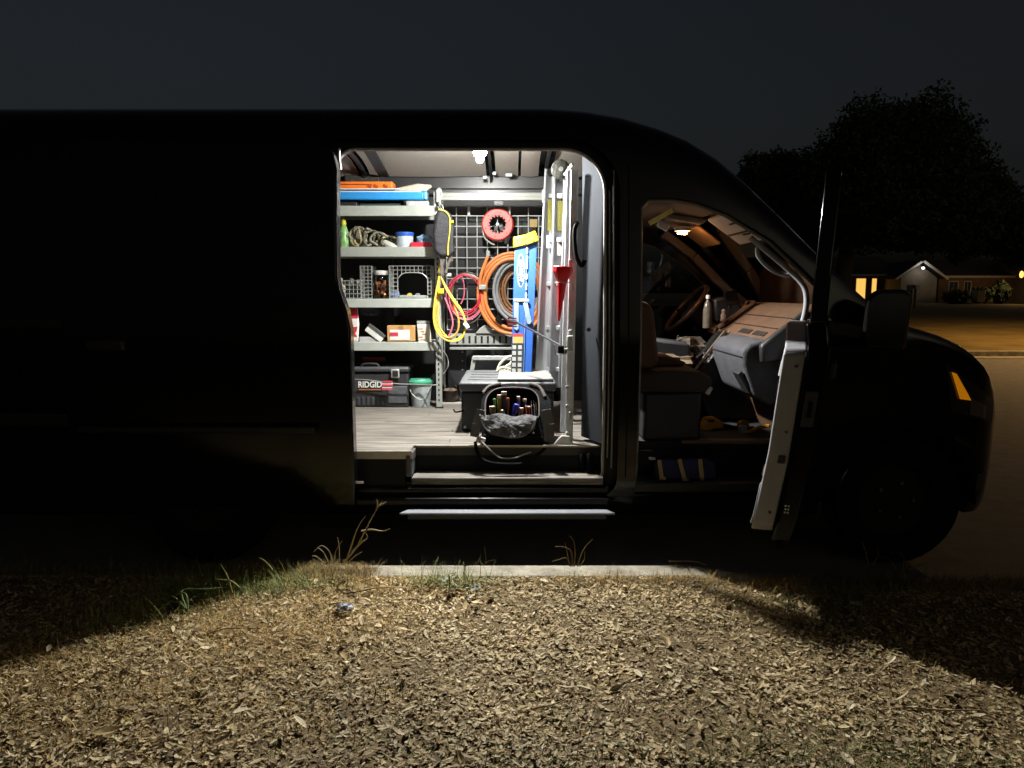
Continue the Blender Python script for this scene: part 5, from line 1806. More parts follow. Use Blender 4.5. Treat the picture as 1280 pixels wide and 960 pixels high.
# black hanging bag with yellow piping
t = thing('zip_bag', 'black zip bag with yellow piping hung from the shelf post', 'bag', P(555, 322, Y=5.25))
bagm = mat('bag_nylon', '#2b2b2f', .7, var=.2, scale=20, bump=.4, bscale=40)
k = MB().prism([(547, 262), (556, 261), (564, 268), (568, 282), (567, 300), (569, 314), (562, 321), (550, 321), (542, 313), (541, 290), (544, 272)], lambda a, b, d: tuple(P(a, b, Y=5.22 + d)), 0, .085)
k.build('pouch', bagm, t, bevel=.02, seg=3)
MB().tube(smoothpts([P(548, 262, Y=5.215), P(556, 264, Y=5.212), P(562, 272, Y=5.21), P(562, 290, Y=5.21), P(560, 308, Y=5.21), P(560, 319, Y=5.212)], 5), .0045, 8).build('piping', yel, t)
MB().obox(P(565, 277, Y=5.21), (.022, .012, .018)).build('zip_pull', MATS['tag_yellow'], t, bevel=.003)
MB().tube(smoothpts([P(550, 258, Y=5.27), P(549, 254, Y=5.29), P(553, 257, Y=5.27), P(554, 262, Y=5.26)], 4), .005, 8).build('hanger', steel, t)
for (p0, p1) in (((551, 320), (553, 344)), ((556, 320), (550, 342)), ((564, 320), (557, 341)), ((560, 320), (566, 326))):
    MB().bar(P(*p0, Y=5.25), P(*p1, Y=5.26), .016, .004, up=(0, 1, 0)).build('strap', mat('strap_brown', '#5c544c', .8), t)

# fish tape reel
t = thing('tape_reel', 'round coral red wire puller reel hung on the grid panel', 'reel', P(622, 300, Y=5.55))
rc = P(622, 281, Y=5.56)
red = mat('reel_red', '#b83a30', .4, var=.06)
MB().lathe([(.068, -.03), (.108, -.032), (.118, -.022), (.118, .022), (.108, .03), (.068, .028), (.068, -.03)], rc, 40, 'y', close=False).build('reel_ring', red, t)
k = MB()
for i in range(16):
    a = i * 2 * math.pi / 16
    k.obox(rc + Vector((.066 * math.cos(a), -.012, .066 * math.sin(a))), (.016, .022, .012), Matrix.Rotation(-a, 3, 'Y'))
k.build('finger_teeth', red, t)
for i in range(4):
    a = i * math.pi / 2 + .4
    MB().bar(rc + Vector((.01 * math.cos(a), -.012, .01 * math.sin(a))), rc + Vector((.068 * math.cos(a), -.012, .068 * math.sin(a))), .008, .006).build('spoke', rubber, t)
MB().lathe([(.001, -.035), (.012, -.033), (.012, -.015)], rc, 12, 'y').build('hub', steel, t)
for i in range(6):
    a = i * math.pi / 3 + .3
    MB().lathe([(.001, -.034), (.004, -.034), (.004, -.028)], rc + Vector((.092 * math.cos(a), 0, .092 * math.sin(a))), 8, 'y').build('rivet', rubber, t)
MB().tube(smoothpts([P(637, 262, Y=5.55), P(637, 268, Y=5.54), P(634, 276, Y=5.53)], 4), .005, 8).build('hook', steel, t)
item('steel_fish_end', 'bent steel wire end under the red reel', 'wire', MB().tube(smoothpts([P(603, 283, Y=5.55), P(605, 296, Y=5.55), P(612, 303, Y=5.54), P(618, 306, Y=5.54)], 4), .006, 8), steel)
item('brass_tag', 'small tan tag on the grid panel right of the red reel', 'tag', MB().obox(P(667, 279, Y=5.60), (.06, .006, .06)), mat('tag_tan', '#8a7440', .5), .003)

# ================================================================== black chest with things on it
CX0, CX1 = P(574, 520, Y=4.43).x, .255
CZ = P(600, 478, Y=4.43).z
t = thing('storage_chest', 'black plastic storage chest on the van floor behind the tool bag', 'chest', (-.04, 4.8, FZ))
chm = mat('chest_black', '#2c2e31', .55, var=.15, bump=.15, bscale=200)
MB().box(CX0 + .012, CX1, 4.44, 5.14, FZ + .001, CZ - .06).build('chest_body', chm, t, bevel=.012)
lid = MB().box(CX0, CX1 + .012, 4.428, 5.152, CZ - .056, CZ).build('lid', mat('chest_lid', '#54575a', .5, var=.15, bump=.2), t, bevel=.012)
for i in range(4):
    yy = 4.55 + .15 * i
    MB().box(CX0 + .05, CX1 - .05, yy, yy + .06, CZ, CZ + .006).build('lid_rib', MATS['chest_lid'], lid, bevel=.003)
MB().lathe([(.001, 0), (.008, 0), (.008, .004)], P(581, 534, Y=4.435), 12, 'y').build('drain_plug', steel, t)
MB().tube(smoothpts([P(580, 513, Y=4.44), P(570, 515, Y=4.45), P(567, 512, Y=4.47)], 4), .005, 6).build('side_loop', rubber, t)
t = thing('step_stool', 'small grey metal stool standing behind the black chest lid', 'stool', P(610, 465, Y=5.25))
for a_, b_ in (((588, 470), (593, 446)),):
    MB().bar(P(588, 475, Y=5.22), P(593, 446, Y=5.22), .03, .03, up=(0, 1, 0)).build('leg', steel, t, bevel=.004)
MB().bar(P(591, 447.5, Y=5.22), P(640, 447.5, Y=5.22), .03, .05, up=(0, 1, 0)).build('stool_rail', steel, t, bevel=.004)
MB().prism([(594, 465), (594, 450), (640, 450), (640, 465)], lambda a, b, d: tuple(P(a, b, Y=5.24 + d)), 0, .02).build('stool_panel', mat('stool_grey', '#76787a', .5, var=.3, scale=30, stretch=(1, 1, 8)), t)
MB().bar(P(640, 475, Y=5.22), P(640, 446, Y=5.22), .03, .03, up=(0, 1, 0)).build('leg', steel, t, bevel=.004)
t = thing('rope', 'loose white rope looped on the chest beside the blue ladder', 'rope', P(632, 470, Y=4.95))
cream = mat('rope_cream', '#cfcfb4', .85, var=.15, scale=80)
for pts in ([(622, 462), (626, 454), (634, 447), (642, 446), (640, 454), (633, 458), (630, 466)], [(621, 464), (628, 459), (640, 462), (646, 468), (636, 470), (630, 463)], [(632, 470), (636, 460), (640, 452), (644, 460)]):
    MB().tube(smoothpts([P(a, b, Y=4.92) for a, b in pts], 5), .009, 8).build('rope_loop', cream, t)
# pale sheet on the right part of the chest
item('white_tray', 'pale flat tray lying on the chest under the blue ladder', 'tray', MB().box(P(622, 475, Y=4.5).x, CX1 - .005, 4.45, 5.0, CZ + .007, CZ + .022), mat('tray_pale', '#7b7b77', .45, var=.12), .006)

# ================================================================== blue folding stepladder
bl = thing('stepladder', 'small blue folding stepladder with yellow top leaning on the chest', 'ladder', P(652, 470, Y=4.80))


def lad(a, b, d):
    """ladder face coordinates in photo pixels at a leaning plane"""
    Y = 4.80 + (470 - b) / 180 * .22 + d
    return tuple(P(a, b, Y=Y))


blue = mat('fibreglass_blue', '#22509a', .4, var=.08, scale=30)
r1 = MB().prism([(638.5, 469), (643.5, 304), (658.5, 303), (654, 469)], lad, 0, .035).build('side_rail', blue, bl, bevel=.004)
MB().prism([(655, 469), (659.5, 303), (671.5, 301), (664.5, 469)], lad, .012, .05).build('side_rail', blue, bl, bevel=.004)
MB().prism([(654.2, 469), (658.7, 303), (659.3, 303), (654.8, 469)], lad, .0, .02).build('rail_gap', mat('gap_blue', '#5f8ecb', .4), bl)
top = MB().prism([(641.5, 310), (641.5, 296.5), (657, 293), (669, 288), (674.5, 301), (660, 306)], lad, -.02, .11).build('ladder_top', mat('ladder_yellow', '#c2af14', .45, var=.06), bl, bevel=.008)
for a_, b_ in ((647, 301), (656.5, 298.5), (667, 301), (657, 305)):
    MB().lathe([(.001, 0), (.005, 0), (.005, .004)], lad(a_, b_, -.024), 10, 'y').build('bolt', rubber, top)


def ell(cu, cv, ru, rv, n=28):
    return [(cu + ru * math.cos(2 * math.pi * i / n), cv + rv * math.sin(2 * math.pi * i / n)) for i in range(n)]


MB().prism(ell(651, 338, 4.6, 21), lad, -.003, -.001).build('badge_ring', whitepl, bl)
MB().prism(ell(651, 338, 3.9, 19.6), lad, -.005, -.0032).build('badge_field', mat('navy_badge', '#1d3560', .4), bl)
text_mesh('lettering', 'WERNER', 6.6, lambda a, b, d: Vector(lad(651 + b, 338 - a, -.0058)), whitepl, bl, bold=.0, sx=1.05)
for i, (v0, v1) in enumerate([(309, 317), (320, 336), (342, 349), (354, 362), (366, 372)]):
    MB().prism([(658.2 - (v0 - 305) * .027, v0), (660 - (v0 - 305) * .027, v0), (660 - (v1 - 305) * .027, v1), (658.2 - (v1 - 305) * .027, v1)], lad, -.003, -.001).build('print_line', whitepl, bl)
br = MB().prism([(642, 377), (642.2, 373.5), (661, 373.5), (661, 377)], lad, -.014, -.002).build('brace_bar', steel, bl, bevel=.002)
MB().prism([(642.5, 378), (648.5, 378), (648.5, 411), (645.5, 413.5), (642.3, 411)], lad, -.010, -.002).build('brace', mat('brace_pale', '#7d929b', .4, metal=.3), bl, bevel=.002)
MB().prism([(654, 379), (659, 377), (665, 402), (662, 405.5), (658.5, 404)], lad, -.010, -.002).build('brace', MATS['brace_pale'], bl, bevel=.002)
MB().prism([(641, 417), (654, 417), (654, 421), (641, 421)], lad, -.003, -.001).build('warning_label', mat('label_red', '#a13028', .5), bl)
MB().prism([(641, 421), (654, 421), (654, 429), (641, 429)], lad, -.003, -.001).build('warning_label', mat('label_orange', '#b98a4a', .5, var=.5, scale=150), bl)
MB().prism([(639.6, 430), (654.3, 430), (653.4, 468), (638.9, 468)], lad, -.003, -.001).build('label_plate', mat('label_black', '#22252c', .5), bl)
for i in range(5):
    for j in range(2):
        a0 = 640.5 + j * 7.2 - i * .15
        b0 = 431.5 + i * 7.3
        MB().prism([(a0, b0), (a0 + 4.6, b0), (a0 + 4.6, b0 + 5), (a0, b0 + 5)], lad, -.005, -.0032).build('label_tile', steel, bl)
MB().prism([(638, 473), (638.5, 468.5), (665, 468.5), (668, 473), (662, 476), (645, 476)], lad, -.012, .06).build('foot', rubber, bl, bevel=.004)

# ================================================================== aluminium multi position ladder
al = thing('folding_ladder', 'tall folded aluminium ladder standing upright by the door pillar', 'ladder', P(692, 505, Y=4.90))


def rail(pts, w_, dpt, name='rail', m=alu, lipw=.012):
    """channel rail facing the camera between two pixel points (u,v,Y)"""
    a = P(pts[0][0], pts[0][1], Y=pts[0][2])
    b = P(pts[1][0], pts[1][1], Y=pts[1][2])
    k = MB()
    z = (b - a).normalized()
    x = Vector((0, 1, 0)).cross(z).normalized()
    L = (b - a).length
    k.bar(a, b, w_, .004)
    k.bar(a + x * (w_ / 2 - lipw / 2) - Vector((0, dpt / 2, 0)), b + x * (w_ / 2 - lipw / 2) - Vector((0, dpt / 2, 0)), lipw, dpt)
    k.bar(a - x * (w_ / 2 - lipw / 2) - Vector((0, dpt / 2, 0)), b - x * (w_ / 2 - lipw / 2) - Vector((0, dpt / 2, 0)), lipw, dpt)
    return k.build(name, m, al, bevel=.002)


rail([(675, 500, 4.92), (689, 212, 4.98)], .085, .03)
rail([(692, 484, 4.78), (699.5, 216, 4.84)], .075, .03)
rail([(702, 484, 4.70), (710, 214, 4.76)], .045, .025)
for (u, v, Y, ww) in ((692, 492, 4.77, .085), (675, 508, 4.90, .09)):
    f_ = MB().obox(P(u, v, Y=Y), (ww, .05, .10)).build('rubber_foot', rubber, al, bevel=.01)
    MB().lathe([(.001, 0), (.009, 0), (.009, .006)], P(u, v - 6, Y=Y - .03), 10, 'y').build('bolt', steel, f_)
for (u, v, w_, h_, Y, c_) in ((688, 269, 7, 38, 4.94, 0), (701, 270, 8, 36, 4.80, 0), (686, 302, 6, 16, 4.94, 2), (700, 308, 7, 22, 4.79, 1)):
    MB().obox(P(u, v, Y=Y), (w_ / 190, .003, h_ / 190)).build('sticker', [mat('sticker_yellow', '#55531a', .5, var=.4, scale=120), mat('sticker_pale', '#a99a94', .5, var=.5, scale=140), mat('sticker_grey', '#9a9aa4', .5, var=.3, scale=120)][c_], al)
hc = P(701, 212, Y=4.72)
hd = MB().lathe([(.001, -.02), (.035, -.022), (.058, -.014), (.062, 0), (.06, .012), (.001, .014)], hc, 28, 'y').build('hinge', mat('hinge_cast', '#4f504b', .5, metal=.6, var=.5, scale=60, bump=.5, bscale=90), al)
MB().lathe([(.001, -.03), (.014, -.03), (.014, -.018)], hc, 14, 'y').build('hinge_pin', steel, hd)
MB().lathe([(.001, -.03), (.022, -.03), (.026, -.01), (.022, .01)], P(688, 216, Y=4.75), 16, 'y').build('hinge_knob', rubber, al)
MB().bar(P(706, 219, Y=4.66), P(716, 205, Y=4.6), .02, .02).build('hinge_arm', steel, al, bevel=.004)
# rungs
for i, v in enumerate((245, 300, 355, 410, 462)):
    MB().bar(P(686 - i * 2, v, Y=5.0), P(704 - i, v, Y=4.74), .028, .03, up=(0, 0, 1)).build('rung', alu, al, bevel=.005)

framew = mat('frame_silver', '#d2d5d8', .4, metal=.25, var=.1, scale=25)
sf = thing('step_ladder_frame', 'narrow aluminium ladder frame with ribbed edge beside the door pillar', 'ladder', P(710, 556, Y=4.10))
a, b = P(711, 556, Y=4.08), P(718.5, 212, Y=4.16)
MB().bar(a, b, .042, .02).build('rail', framew, sf, bevel=.003)
a2, b2 = P(703.5, 540, Y=4.22), P(711.5, 214, Y=4.30)
MB().bar(a2, b2, .03, .03).build('rail', framew, sf, bevel=.003)
k = MB()
for i in range(60):
    t_ = .3 + .66 * i / 60
    c = a.lerp(b, t_) + Vector((-.004, -.011, 0))
    k.obox(c, (.03, .004, .008), Matrix.Rotation(.5, 3, 'Y'))
k.build('ribbed_edge', framew, sf)
for v in (330, 418, 520):
    MB().obox(P(713, v, Y=4.07), (.02, .02, .05)).build('clip', steel, sf, bevel=.004)
for v in (484, 508, 542):
    MB().lathe([(.001, -.006), (.01, -.006), (.01, .01)], P(709, v, Y=4.06), 10, 'y').build('bolt', steel, sf)
MB().prism([(690, 558), (697, 549), (702, 544), (712, 545), (716, 558)], lambda a, b, d: tuple(P(a, b, Y=4.04 + d)), 0, .10).build('foot_plate', mat('foot_white', '#c9cac6', .5), sf, bevel=.006)
MB().obox(P(712.5, 429, Y=4.05), (.035, .02, .085)).build('catch', mat('catch_white', '#c4c6c2', .4), sf, bevel=.006)
MB().obox(P(711, 437, Y=4.04), (.05, .012, .012)).build('catch_bar', steel, sf, bevel=.003)

# red funnel hung in a wire loop
t = thing('funnel', 'red plastic funnel hung point down in front of the aluminium ladder', 'funnel', P(699, 398, Y=4.03))
fc = P(702.5, 352, Y=4.03)
fm_ = Matrix.Rotation(R(-4), 3, 'Y').inverted()
MB().lathe([(.003, -.215), (.006, -.21), (.024, -.02), (.028, .0), (.052, .05), (.053, .055), (.053, .078), (.049, .082), (.047, .056), (.022, -.01), (.002, -.2)], fc, 8, 'z', M=fm_, close=False).build('cone', mat('funnel_red', '#f01828', .35, var=.06), t, )
MB().tube([fc + Vector((.036 * math.cos(a), .036 * math.sin(a), -.005)) for a in np.linspace(0, 6.28, 25)[:-1]], .003, 6, closed=True).build('wire_ring', steel, t)
MB().tube([fc + Vector((.036, 0, -.005)), fc + Vector((.06, .02, -.012)), fc + Vector((.065, .03, -.05))], .003, 6).build('wire_hook', steel, t)

# grabber rod with a flag
t = thing('reach_rod', 'dark slim rod held out slanting across the ladders', 'rod', P(704, 437, Y=4.25))
MB().tube([P(645, 402.5, Y=4.62), P(701, 432, Y=4.12)], .0065, 8).build('rod', mat('rod_dark', '#3a3c40', .35, metal=.5), t)
MB().obox(P(703, 437, Y=4.10), (.05, .03, .045)).build('clamp', rubber, t, bevel=.006)
MB().tube([P(693, 431, Y=4.08), P(694, 443, Y=4.08), P(706, 443, Y=4.08), P(706, 432, Y=4.08)], .005, 6).build('clamp_frame', steel, t)
flag('red and white ribbon flag tied on the slanting rod before the blue ladder', 640, 403, 4.60, 12, 13)

# small things on the roof rail
for u, v, s, lb in ((606, 222, .03, 'small square clip right under the flood lamp'), (618, 217, .03, 'small clip on the roof bow right of the flood lamp'), (636, 219, .05, 'wider clip below the ceiling panel near the aluminium ladder')):
    item('ceiling_clip', lb, 'clip', MB().obox(P(u, v, Y=5.5), (s, .03, .025)), steel, .005, 'clips below the van ceiling')

# ================================================================== tool bag on the floor edge
BY = 4.045
tb = thing('tool_bag', 'black soft tool bag with arched open front on the step edge', 'tool bag', P(640, 556, Y=BY))
blk = mat('bag_canvas', '#151619', .9, var=.2, bump=.4, bscale=120, spec=.08)
gry = mat('bag_grey', '#626264', .9, var=.35, scale=30, bump=.9, bscale=45)
tanr = mat('bag_rim', '#4a423b', .7, var=.2)


def bagp(a, b, d): return tuple(P(a, b, Y=BY + d))


arch_o = [(603, 553), (600, 520), (602, 500), (608, 488), (620, 481), (640, 479), (664, 481), (679, 487), (688, 499), (690, 520), (688, 553)]
arch_i = [(611, 549), (606.5, 520), (607, 502), (612, 492), (622, 486), (640, 484.5), (660, 486), (669, 491), (673.5, 500), (674, 520), (672, 549)]
n = len(arch_o)
k = MB()
def bt(b): return max(0.0, (535 - b) / 56 * .20)


V = [bagp(a, b, bt(b)) for a, b in arch_o] + [bagp(a, b, bt(b)) for a, b in arch_i] + [bagp(a, b, .27) for a, b in arch_o] + [bagp(a, b, .255) for a, b in arch_i]
Fc = []
for i in range(n - 1):
    Fc += [(i, i + 1, n + i + 1, n + i), (i, 2 * n + i, 2 * n + i + 1, i + 1), (n + i, n + i + 1, 3 * n + i + 1, 3 * n + i)]
Fc.append(tuple(2 * n + i for i in range(n)))
Fc.append((0, 2 * n, 3 * n - 1, n - 1))
k.add(V, Fc)
k.build('shell', blk, tb, smooth=50)
MB().tube(smoothpts([bagp(a, b, bt(b) - .004) for a, b in arch_i[1:-1]], 4), .0045, 8).build('zip_edge', tanr, tb)
MB().tube(smoothpts([bagp(a, b, bt(b)) for a, b in [(604, 491), (612, 483), (626, 479.5)]], 4), .010, 8).build('rim_piping', tanr, tb)
MB().tube(smoothpts([bagp(a, b, bt(b)) for a, b in [(662, 480), (674, 484), (681, 496)]], 4), .011, 8).build('rim_piping', tanr, tb)
MB().prism([(606, 553), (607, 522), (672, 524), (674, 553)], bagp, .012, .05).build('inner_pocket', blk, tb, bevel=.006)
# drooping grey flap: lumpy sheet
k = MB()
NU, NV = 22, 12
V = []
random.seed(12)
for j in range(NV + 1):
    for i in range(NU + 1):
        s, t_ = i / NU, j / NV
        u0 = 599 + t_ * 9
        u1 = 671 - t_ * 2
        u = u0 + (u1 - u0) * s
        vtop = 517 + 3 * s + 1.6 * math.sin(s * 13)
        vbot = 539 + 8 * math.sin(math.pi * min(1, s * .95)) ** .6 - (6 * s ** 6)
        v = vtop + (vbot - vtop) * t_
        d = -.012 - .075 * t_ ** .8 * math.sin(math.pi * (.12 + .76 * s)) ** .5 - .007 * math.sin(s * 9 + t_ * 5 + 2 * math.sin(s * 5)) * math.sin(math.pi * t_) - .0025 * math.sin(s * 37 - t_ * 11 + 3 * math.sin(t_ * 6)) + random.uniform(-.003, .003)
        V.append(bagp(u, v, d))
k.add(V, [(j * (NU + 1) + i, j * (NU + 1) + i + 1, (j + 1) * (NU + 1) + i + 1, (j + 1) * (NU + 1) + i) for j in range(NV) for i in range(NU)])
flap = k.build('front_flap', gry, tb)
MB().tube(smoothpts([bagp(a, b, -.06) for a, b in [(600, 519), (606, 535), (620, 543), (640, 547), (656, 544), (666, 534), (672, 521)]], 4), .0045, 6).build('flap_binding', mat('binding_grey', '#8b8b88', .7), flap)
MB().prism([(602, 558), (603, 542), (680, 545), (681, 558)], bagp, -.012, .20).build('base', rubber, tb, bevel=.015)
for pts, w_ in (([(601, 512), (596, 530), (593, 546)], .05), ([(683, 512), (686, 530), (687, 552)], .055)):
    for (p0, p1) in zip(pts, pts[1:]):
        MB().bar(P(*p0, Y=BY - .005), P(*p1, Y=BY - .01), w_, .006, up=(0, 1, 0)).build('side_strap', mat('webbing_grey', '#606062', .9), tb)
MB().obox(P(601, 550, Y=BY - .02), (.05, .015, .035), Matrix.Rotation(.3, 3, 'Y')).build('strap_buckle', whitepl, tb, bevel=.004)
MB().tube(smoothpts([P(597, 548, Y=BY - .03), P(610, 560, Y=BY - .05), P(623, 571, Y=BY - .06), P(632, 573, Y=BY - .06), P(645, 572, Y=BY - .06), P(655, 568, Y=BY - .055), P(664, 565, Y=BY - .04)], 5), .0048, 6).build('shoulder_strap', mat('strap_edge', '#9b9b98', .6), tb)
MB().tube(smoothpts([P(594, 552, Y=BY - .03), P(597, 566, Y=BY - .05), P(606, 576, Y=BY - .08), P(625, 580, Y=BY - .09), P(655, 579, Y=BY - .08), P(675, 566, Y=BY - .03), P(684, 556, Y=BY - .02)], 5), .009, 8).build('shoulder_strap', blk, tb)
MB().lathe([(.001, -.006), (.006, -.006), (.006, .002)], P(667, 541, Y=BY - .012), 10, 'y').build('stud', steel, tb)

# tools in the bag
hand = mat('handle_clear', '#b7a38f', .35, var=.2)


def driver(label, u0, v0, u1, v1, r, mh_, cap=None, d=.06):
    t = thing('screwdriver', label, 'screwdriver', bagp(u1, v1, d))
    a, b = Vector(bagp(u0, v0, d)), Vector(bagp(u1, v1, d))
    dv = b - a
    pts = [a, a + dv * .04, a + dv * .15, a + dv * .55, a + dv * .7, a + dv * .78]
    MB().tube(pts, r, 10, taper=[.6, .95, 1.0, .95, .7, .75]).build('handle', mh_, t)
    MB().tube([a + dv * .78, b + dv * .3], r * .35, 8).build('shaft', steel, t)
    if cap:
        MB().tube([a - dv * .02, a + dv * .12], r * 1.05, 10).build('end_cap', cap, t)
    return t


capw = mat('cap_pale', '#c9b3a4', .4)
driver('screwdriver with pale capped dark handle tallest in the tool bag', 630, 490, 630, 520, .0155, plastic_blk, capw, .07)
driver('screwdriver with pale cap and yellow band left of the tallest one', 624, 494, 624, 522, .013, mat('drv_olive', '#8a8a3e', .4), capw, .07)
driver('short stubby screwdriver with round pale end at left of the tool bag', 615, 508, 616, 520, .016, mat('drv_wood', '#7a5a42', .4), capw, .04)
driver('thin screwdriver with yellow end low in the tool bag', 628, 512, 628, 524, .009, mat('drv_yel', '#b0a05a', .4), None, .03)
driver('pliers handle in dark blue grip standing in the tool bag', 646, 505, 642, 522, .017, mat('drv_blue', '#2b2f9a', .4), None, .035)
driver('screwdriver with red and white handle at right of the tool bag', 661, 508, 660, 524, .010, mat('drv_red', '#9a3a32', .4), capw, .03)
driver('screwdriver with tan handle beside the blue grip', 652, 510, 652, 524, .011, mat('drv_tan', '#a8754e', .4), capw, .03)
driver('orange tipped screwdriver behind the tallest screwdriver in the tool bag', 635, 497, 635, 520, .009, mat('drv_orange', '#b5662a', .4), None, .10)
driver('grey handled screwdriver behind the blue grip', 648, 496, 649, 520, .010, mat('drv_grey', '#77787a', .4), capw, .11)
driver('green handled screwdriver behind the stubby one', 618, 498, 619, 518, .010, mat('drv_green', '#4d7a4a', .4), None, .10)
driver('black handled screwdriver between the tan and red handles', 656, 499, 656, 522, .011, plastic_blk, capw, .08)
t = thing('hex_keys', 'bunch of thin silver hex keys at right of the tool bag', 'hex keys', bagp(668, 520, .04))
for i, (u, v) in enumerate(((664, 501), (667, 500), (670, 503), (668, 507), (657, 500))):
    MB().tube([bagp(u, v, .04), bagp(u + 1, 522, .045)], .0025, 6).build('key', chrome, t)

# ================================================================== BACKGROUND
brick_m = ramp_noise_mat('house_brick', ['#6a5240', '#7d624c', '#8e745c'], 2, bump=.2)
siding_m = ramp_noise_mat('house_siding', ['#6d6456', '#786f61', '#857a6a'], 2, bump=.1)
roof_m = ramp_noise_mat('house_roof', ['#3a3430', '#463f3a', '#554c45'], 4, bump=.4)
trim_m = mat('house_trim', '#b9b4a8', .7)
litw = emit_mat('lit_window', '#ffc15e', 1.1)


def house(name, label, x0, x1, y0, y1, z0, ze, zr, gables=True, wall=brick_m):
    t = thing(name, label, 'house', ((x0 + x1) / 2, y0, z0))
    MB().box(x0, x1, y0, y1, z0 - .6, ze).build('wall', wall, t)
    ym = (y0 + y1) / 2
    o_ = .6
    k = MB()
    V = [(x0 - o_, y0 - o_, ze - .02), (x1 + o_, y0 - o_, ze - .02), (x1 + o_, y1 + o_, ze - .02), (x0 - o_, y1 + o_, ze - .02), (x0 - o_ + (0 if gables else 3), ym, zr), (x1 + o_ - (0 if gables else 3), ym, zr)]
    k.add(V, [(0, 1, 5, 4), (1, 2, 5), (2, 3, 4, 5), (3, 0, 4), (0, 3, 2, 1)])
    rf = k.build('roof', roof_m, t, smooth=0)
    MB().box(x0 - o_, x1 + o_, y0 - o_ - .04, y0 - o_ - .005, ze - .18, ze + .02).build('fascia', trim_m, rf)
    return t


def win(t, x0, x1, y, z0, z1, m, mull=1):
    f = MB().box(x0 - .06, x1 + .06, y - .06, y - .002, z0 - .06, z1 + .06).build('window', trim_m, t)
    n_ = mull + 1
    for i in range(n_):
        a = x0 + (x1 - x0) * i / n_ + .02
        b = x0 + (x1 - x0) * (i + 1) / n_ - .02
        MB().box(a, b, y - .075, y - .062, z0 + .02, z1 - .02).build('pane', m, f)


HZ = .52
HYY = 70


def hx(u, Y=HYY): return P(u, 370, Y=Y).x
def hz_(v, Y=HYY): return P(640, v, Y=Y).z


darkw = mat('dark_window', (.01, .01, .012), .1)
# house with the tall lit windows
h1 = house('house', 'low brick house with two tall amber lit windows', hx(985), hx(1118), HYY, HYY + 9, HZ, hz_(343), hz_(318))
win(h1, hx(1069), hx(1081), HYY, hz_(375), hz_(348), litw, 0)
win(h1, hx(1088.5), hx(1094.5), HYY, hz_(375), hz_(348), litw, 0)
# gabled wing + long house to its right
h2 = house('house', 'long dark brick house with pale gabled wing and white porch lamp', hx(1172), hx(1310), HYY, HYY + 10, HZ, hz_(345), hz_(322), wall=brick_m)
gy = HYY - 3
gx0, gx1 = hx(1125, gy), hx(1170, gy)
k = MB().box(gx0, gx1, gy, HYY + 8, HZ - .6, hz_(347, gy))
xm = (gx0 + gx1) / 2
k.add([(gx0, gy, hz_(347, gy)), (gx1, gy, hz_(347, gy)), (xm, gy, hz_(331, gy)), (gx0, HYY + 8, hz_(347, gy)), (gx1, HYY + 8, hz_(347, gy)), (xm, HYY + 8, hz_(331, gy))], [(0, 1, 2), (3, 5, 4)])
k.build('gable_wall', siding_m, h2, smooth=0)
k = MB()
for (xa, xb) in ((gx0 - .7, xm), (gx1 + .7, xm)):
    k.bar((xa, gy - .5, hz_(349, gy)), (xb, gy - .5, hz_(326, gy)), .18, .12)
k.build('gable_trim', trim_m, h2)
k = MB()
zA, zB = hz_(348.5, gy), hz_(325.5, gy)
k.add([(gx0 - .7, gy - .45, zA), (xm, gy - .45, zB), (xm, HYY + 8, zB), (gx0 - .7, HYY + 8, zA), (gx1 + .7, gy - .45, zA), (gx1 + .7, HYY + 8, zA)], [(0, 1, 2, 3), (1, 4, 5, 2)])
k.build('gable_roof', roof_m, h2)
MB().box(gx0 + .6, gx0 + 1.1, gy - .05, gy - .002, hz_(370, gy), hz_(356, gy)).build('window', darkw, h2)
lp = P(1154, 335, Y=gy - .7)
MB().lathe([(.001, -.09), (.10, -.06), (.12, 0), (.08, .06), (.001, .08)], lp, 16).build('porch_lamp', emit_mat('porch_white', '#eef4ff', 14), h2)
pld = bpy.data.lights.new('porch_glow', 'POINT')
pld.energy = 20
pld.shadow_soft_size = .12
pld.color = (1, .95, .9)
plo = bpy.data.objects.new('porch_glow', pld)
COL.objects.link(plo)
plo.location = lp + Vector((0, -.25, -.05))
for u0, u1 in ((1185, 1196), (1204, 1212)):
    win(h2, hx(u0), hx(u1), HYY, hz_(368), hz_(352), darkw, 1)
# house at the right edge with an amber lamp
h3 = house('house', 'pale house with an amber porch lamp beyond the long brick house', hx(1262), hx(1420), HYY - 6, HYY + 3, HZ, hz_(338), hz_(312), wall=siding_m)
lp2 = P(1277, 343, Y=HYY - 7)
MB().lathe([(.001, -.3), (.12, -.22), (.16, 0), (.11, .22), (.001, .3)], lp2, 14).build('porch_lamp', emit_mat('porch_amber', '#ffb352', 3.0), h3)
pl2 = bpy.data.lights.new('porch_glow', 'POINT')
pl2.energy = 160
pl2.shadow_soft_size = .2
pl2.color = (1, .62, .25)
plo2 = bpy.data.objects.new('porch_glow', pl2)
COL.objects.link(plo2)
plo2.location = lp2 + Vector((-.6, -.8, -.3))
# house seen through the windscreen
h4 = house('house', 'far dark house with a small lit window seen through the windscreen', hx(890, 85), hx(972, 85), 85, 94, HZ, hz_(350, 85), hz_(330, 85))
win(h4, hx(959, 85), hx(965, 85), 85, hz_(369, 85), hz_(360, 85), emit_mat('lit_small', '#ffe6b8', 1.6), 1)
lp3 = P(930.5, 357, Y=84.2)
MB().lathe([(.001, -.25), (.22, -.1), (.22, .1), (.001, .25)], lp3, 12).build('porch_lamp', emit_mat('porch_cool', '#dfe8ff', 9), h4)
# parked car bits on the drive: shrubs and bins in front of houses
shrub_m = mat('shrub_leaf', '#34402a', .8, var=.4, scale=6)


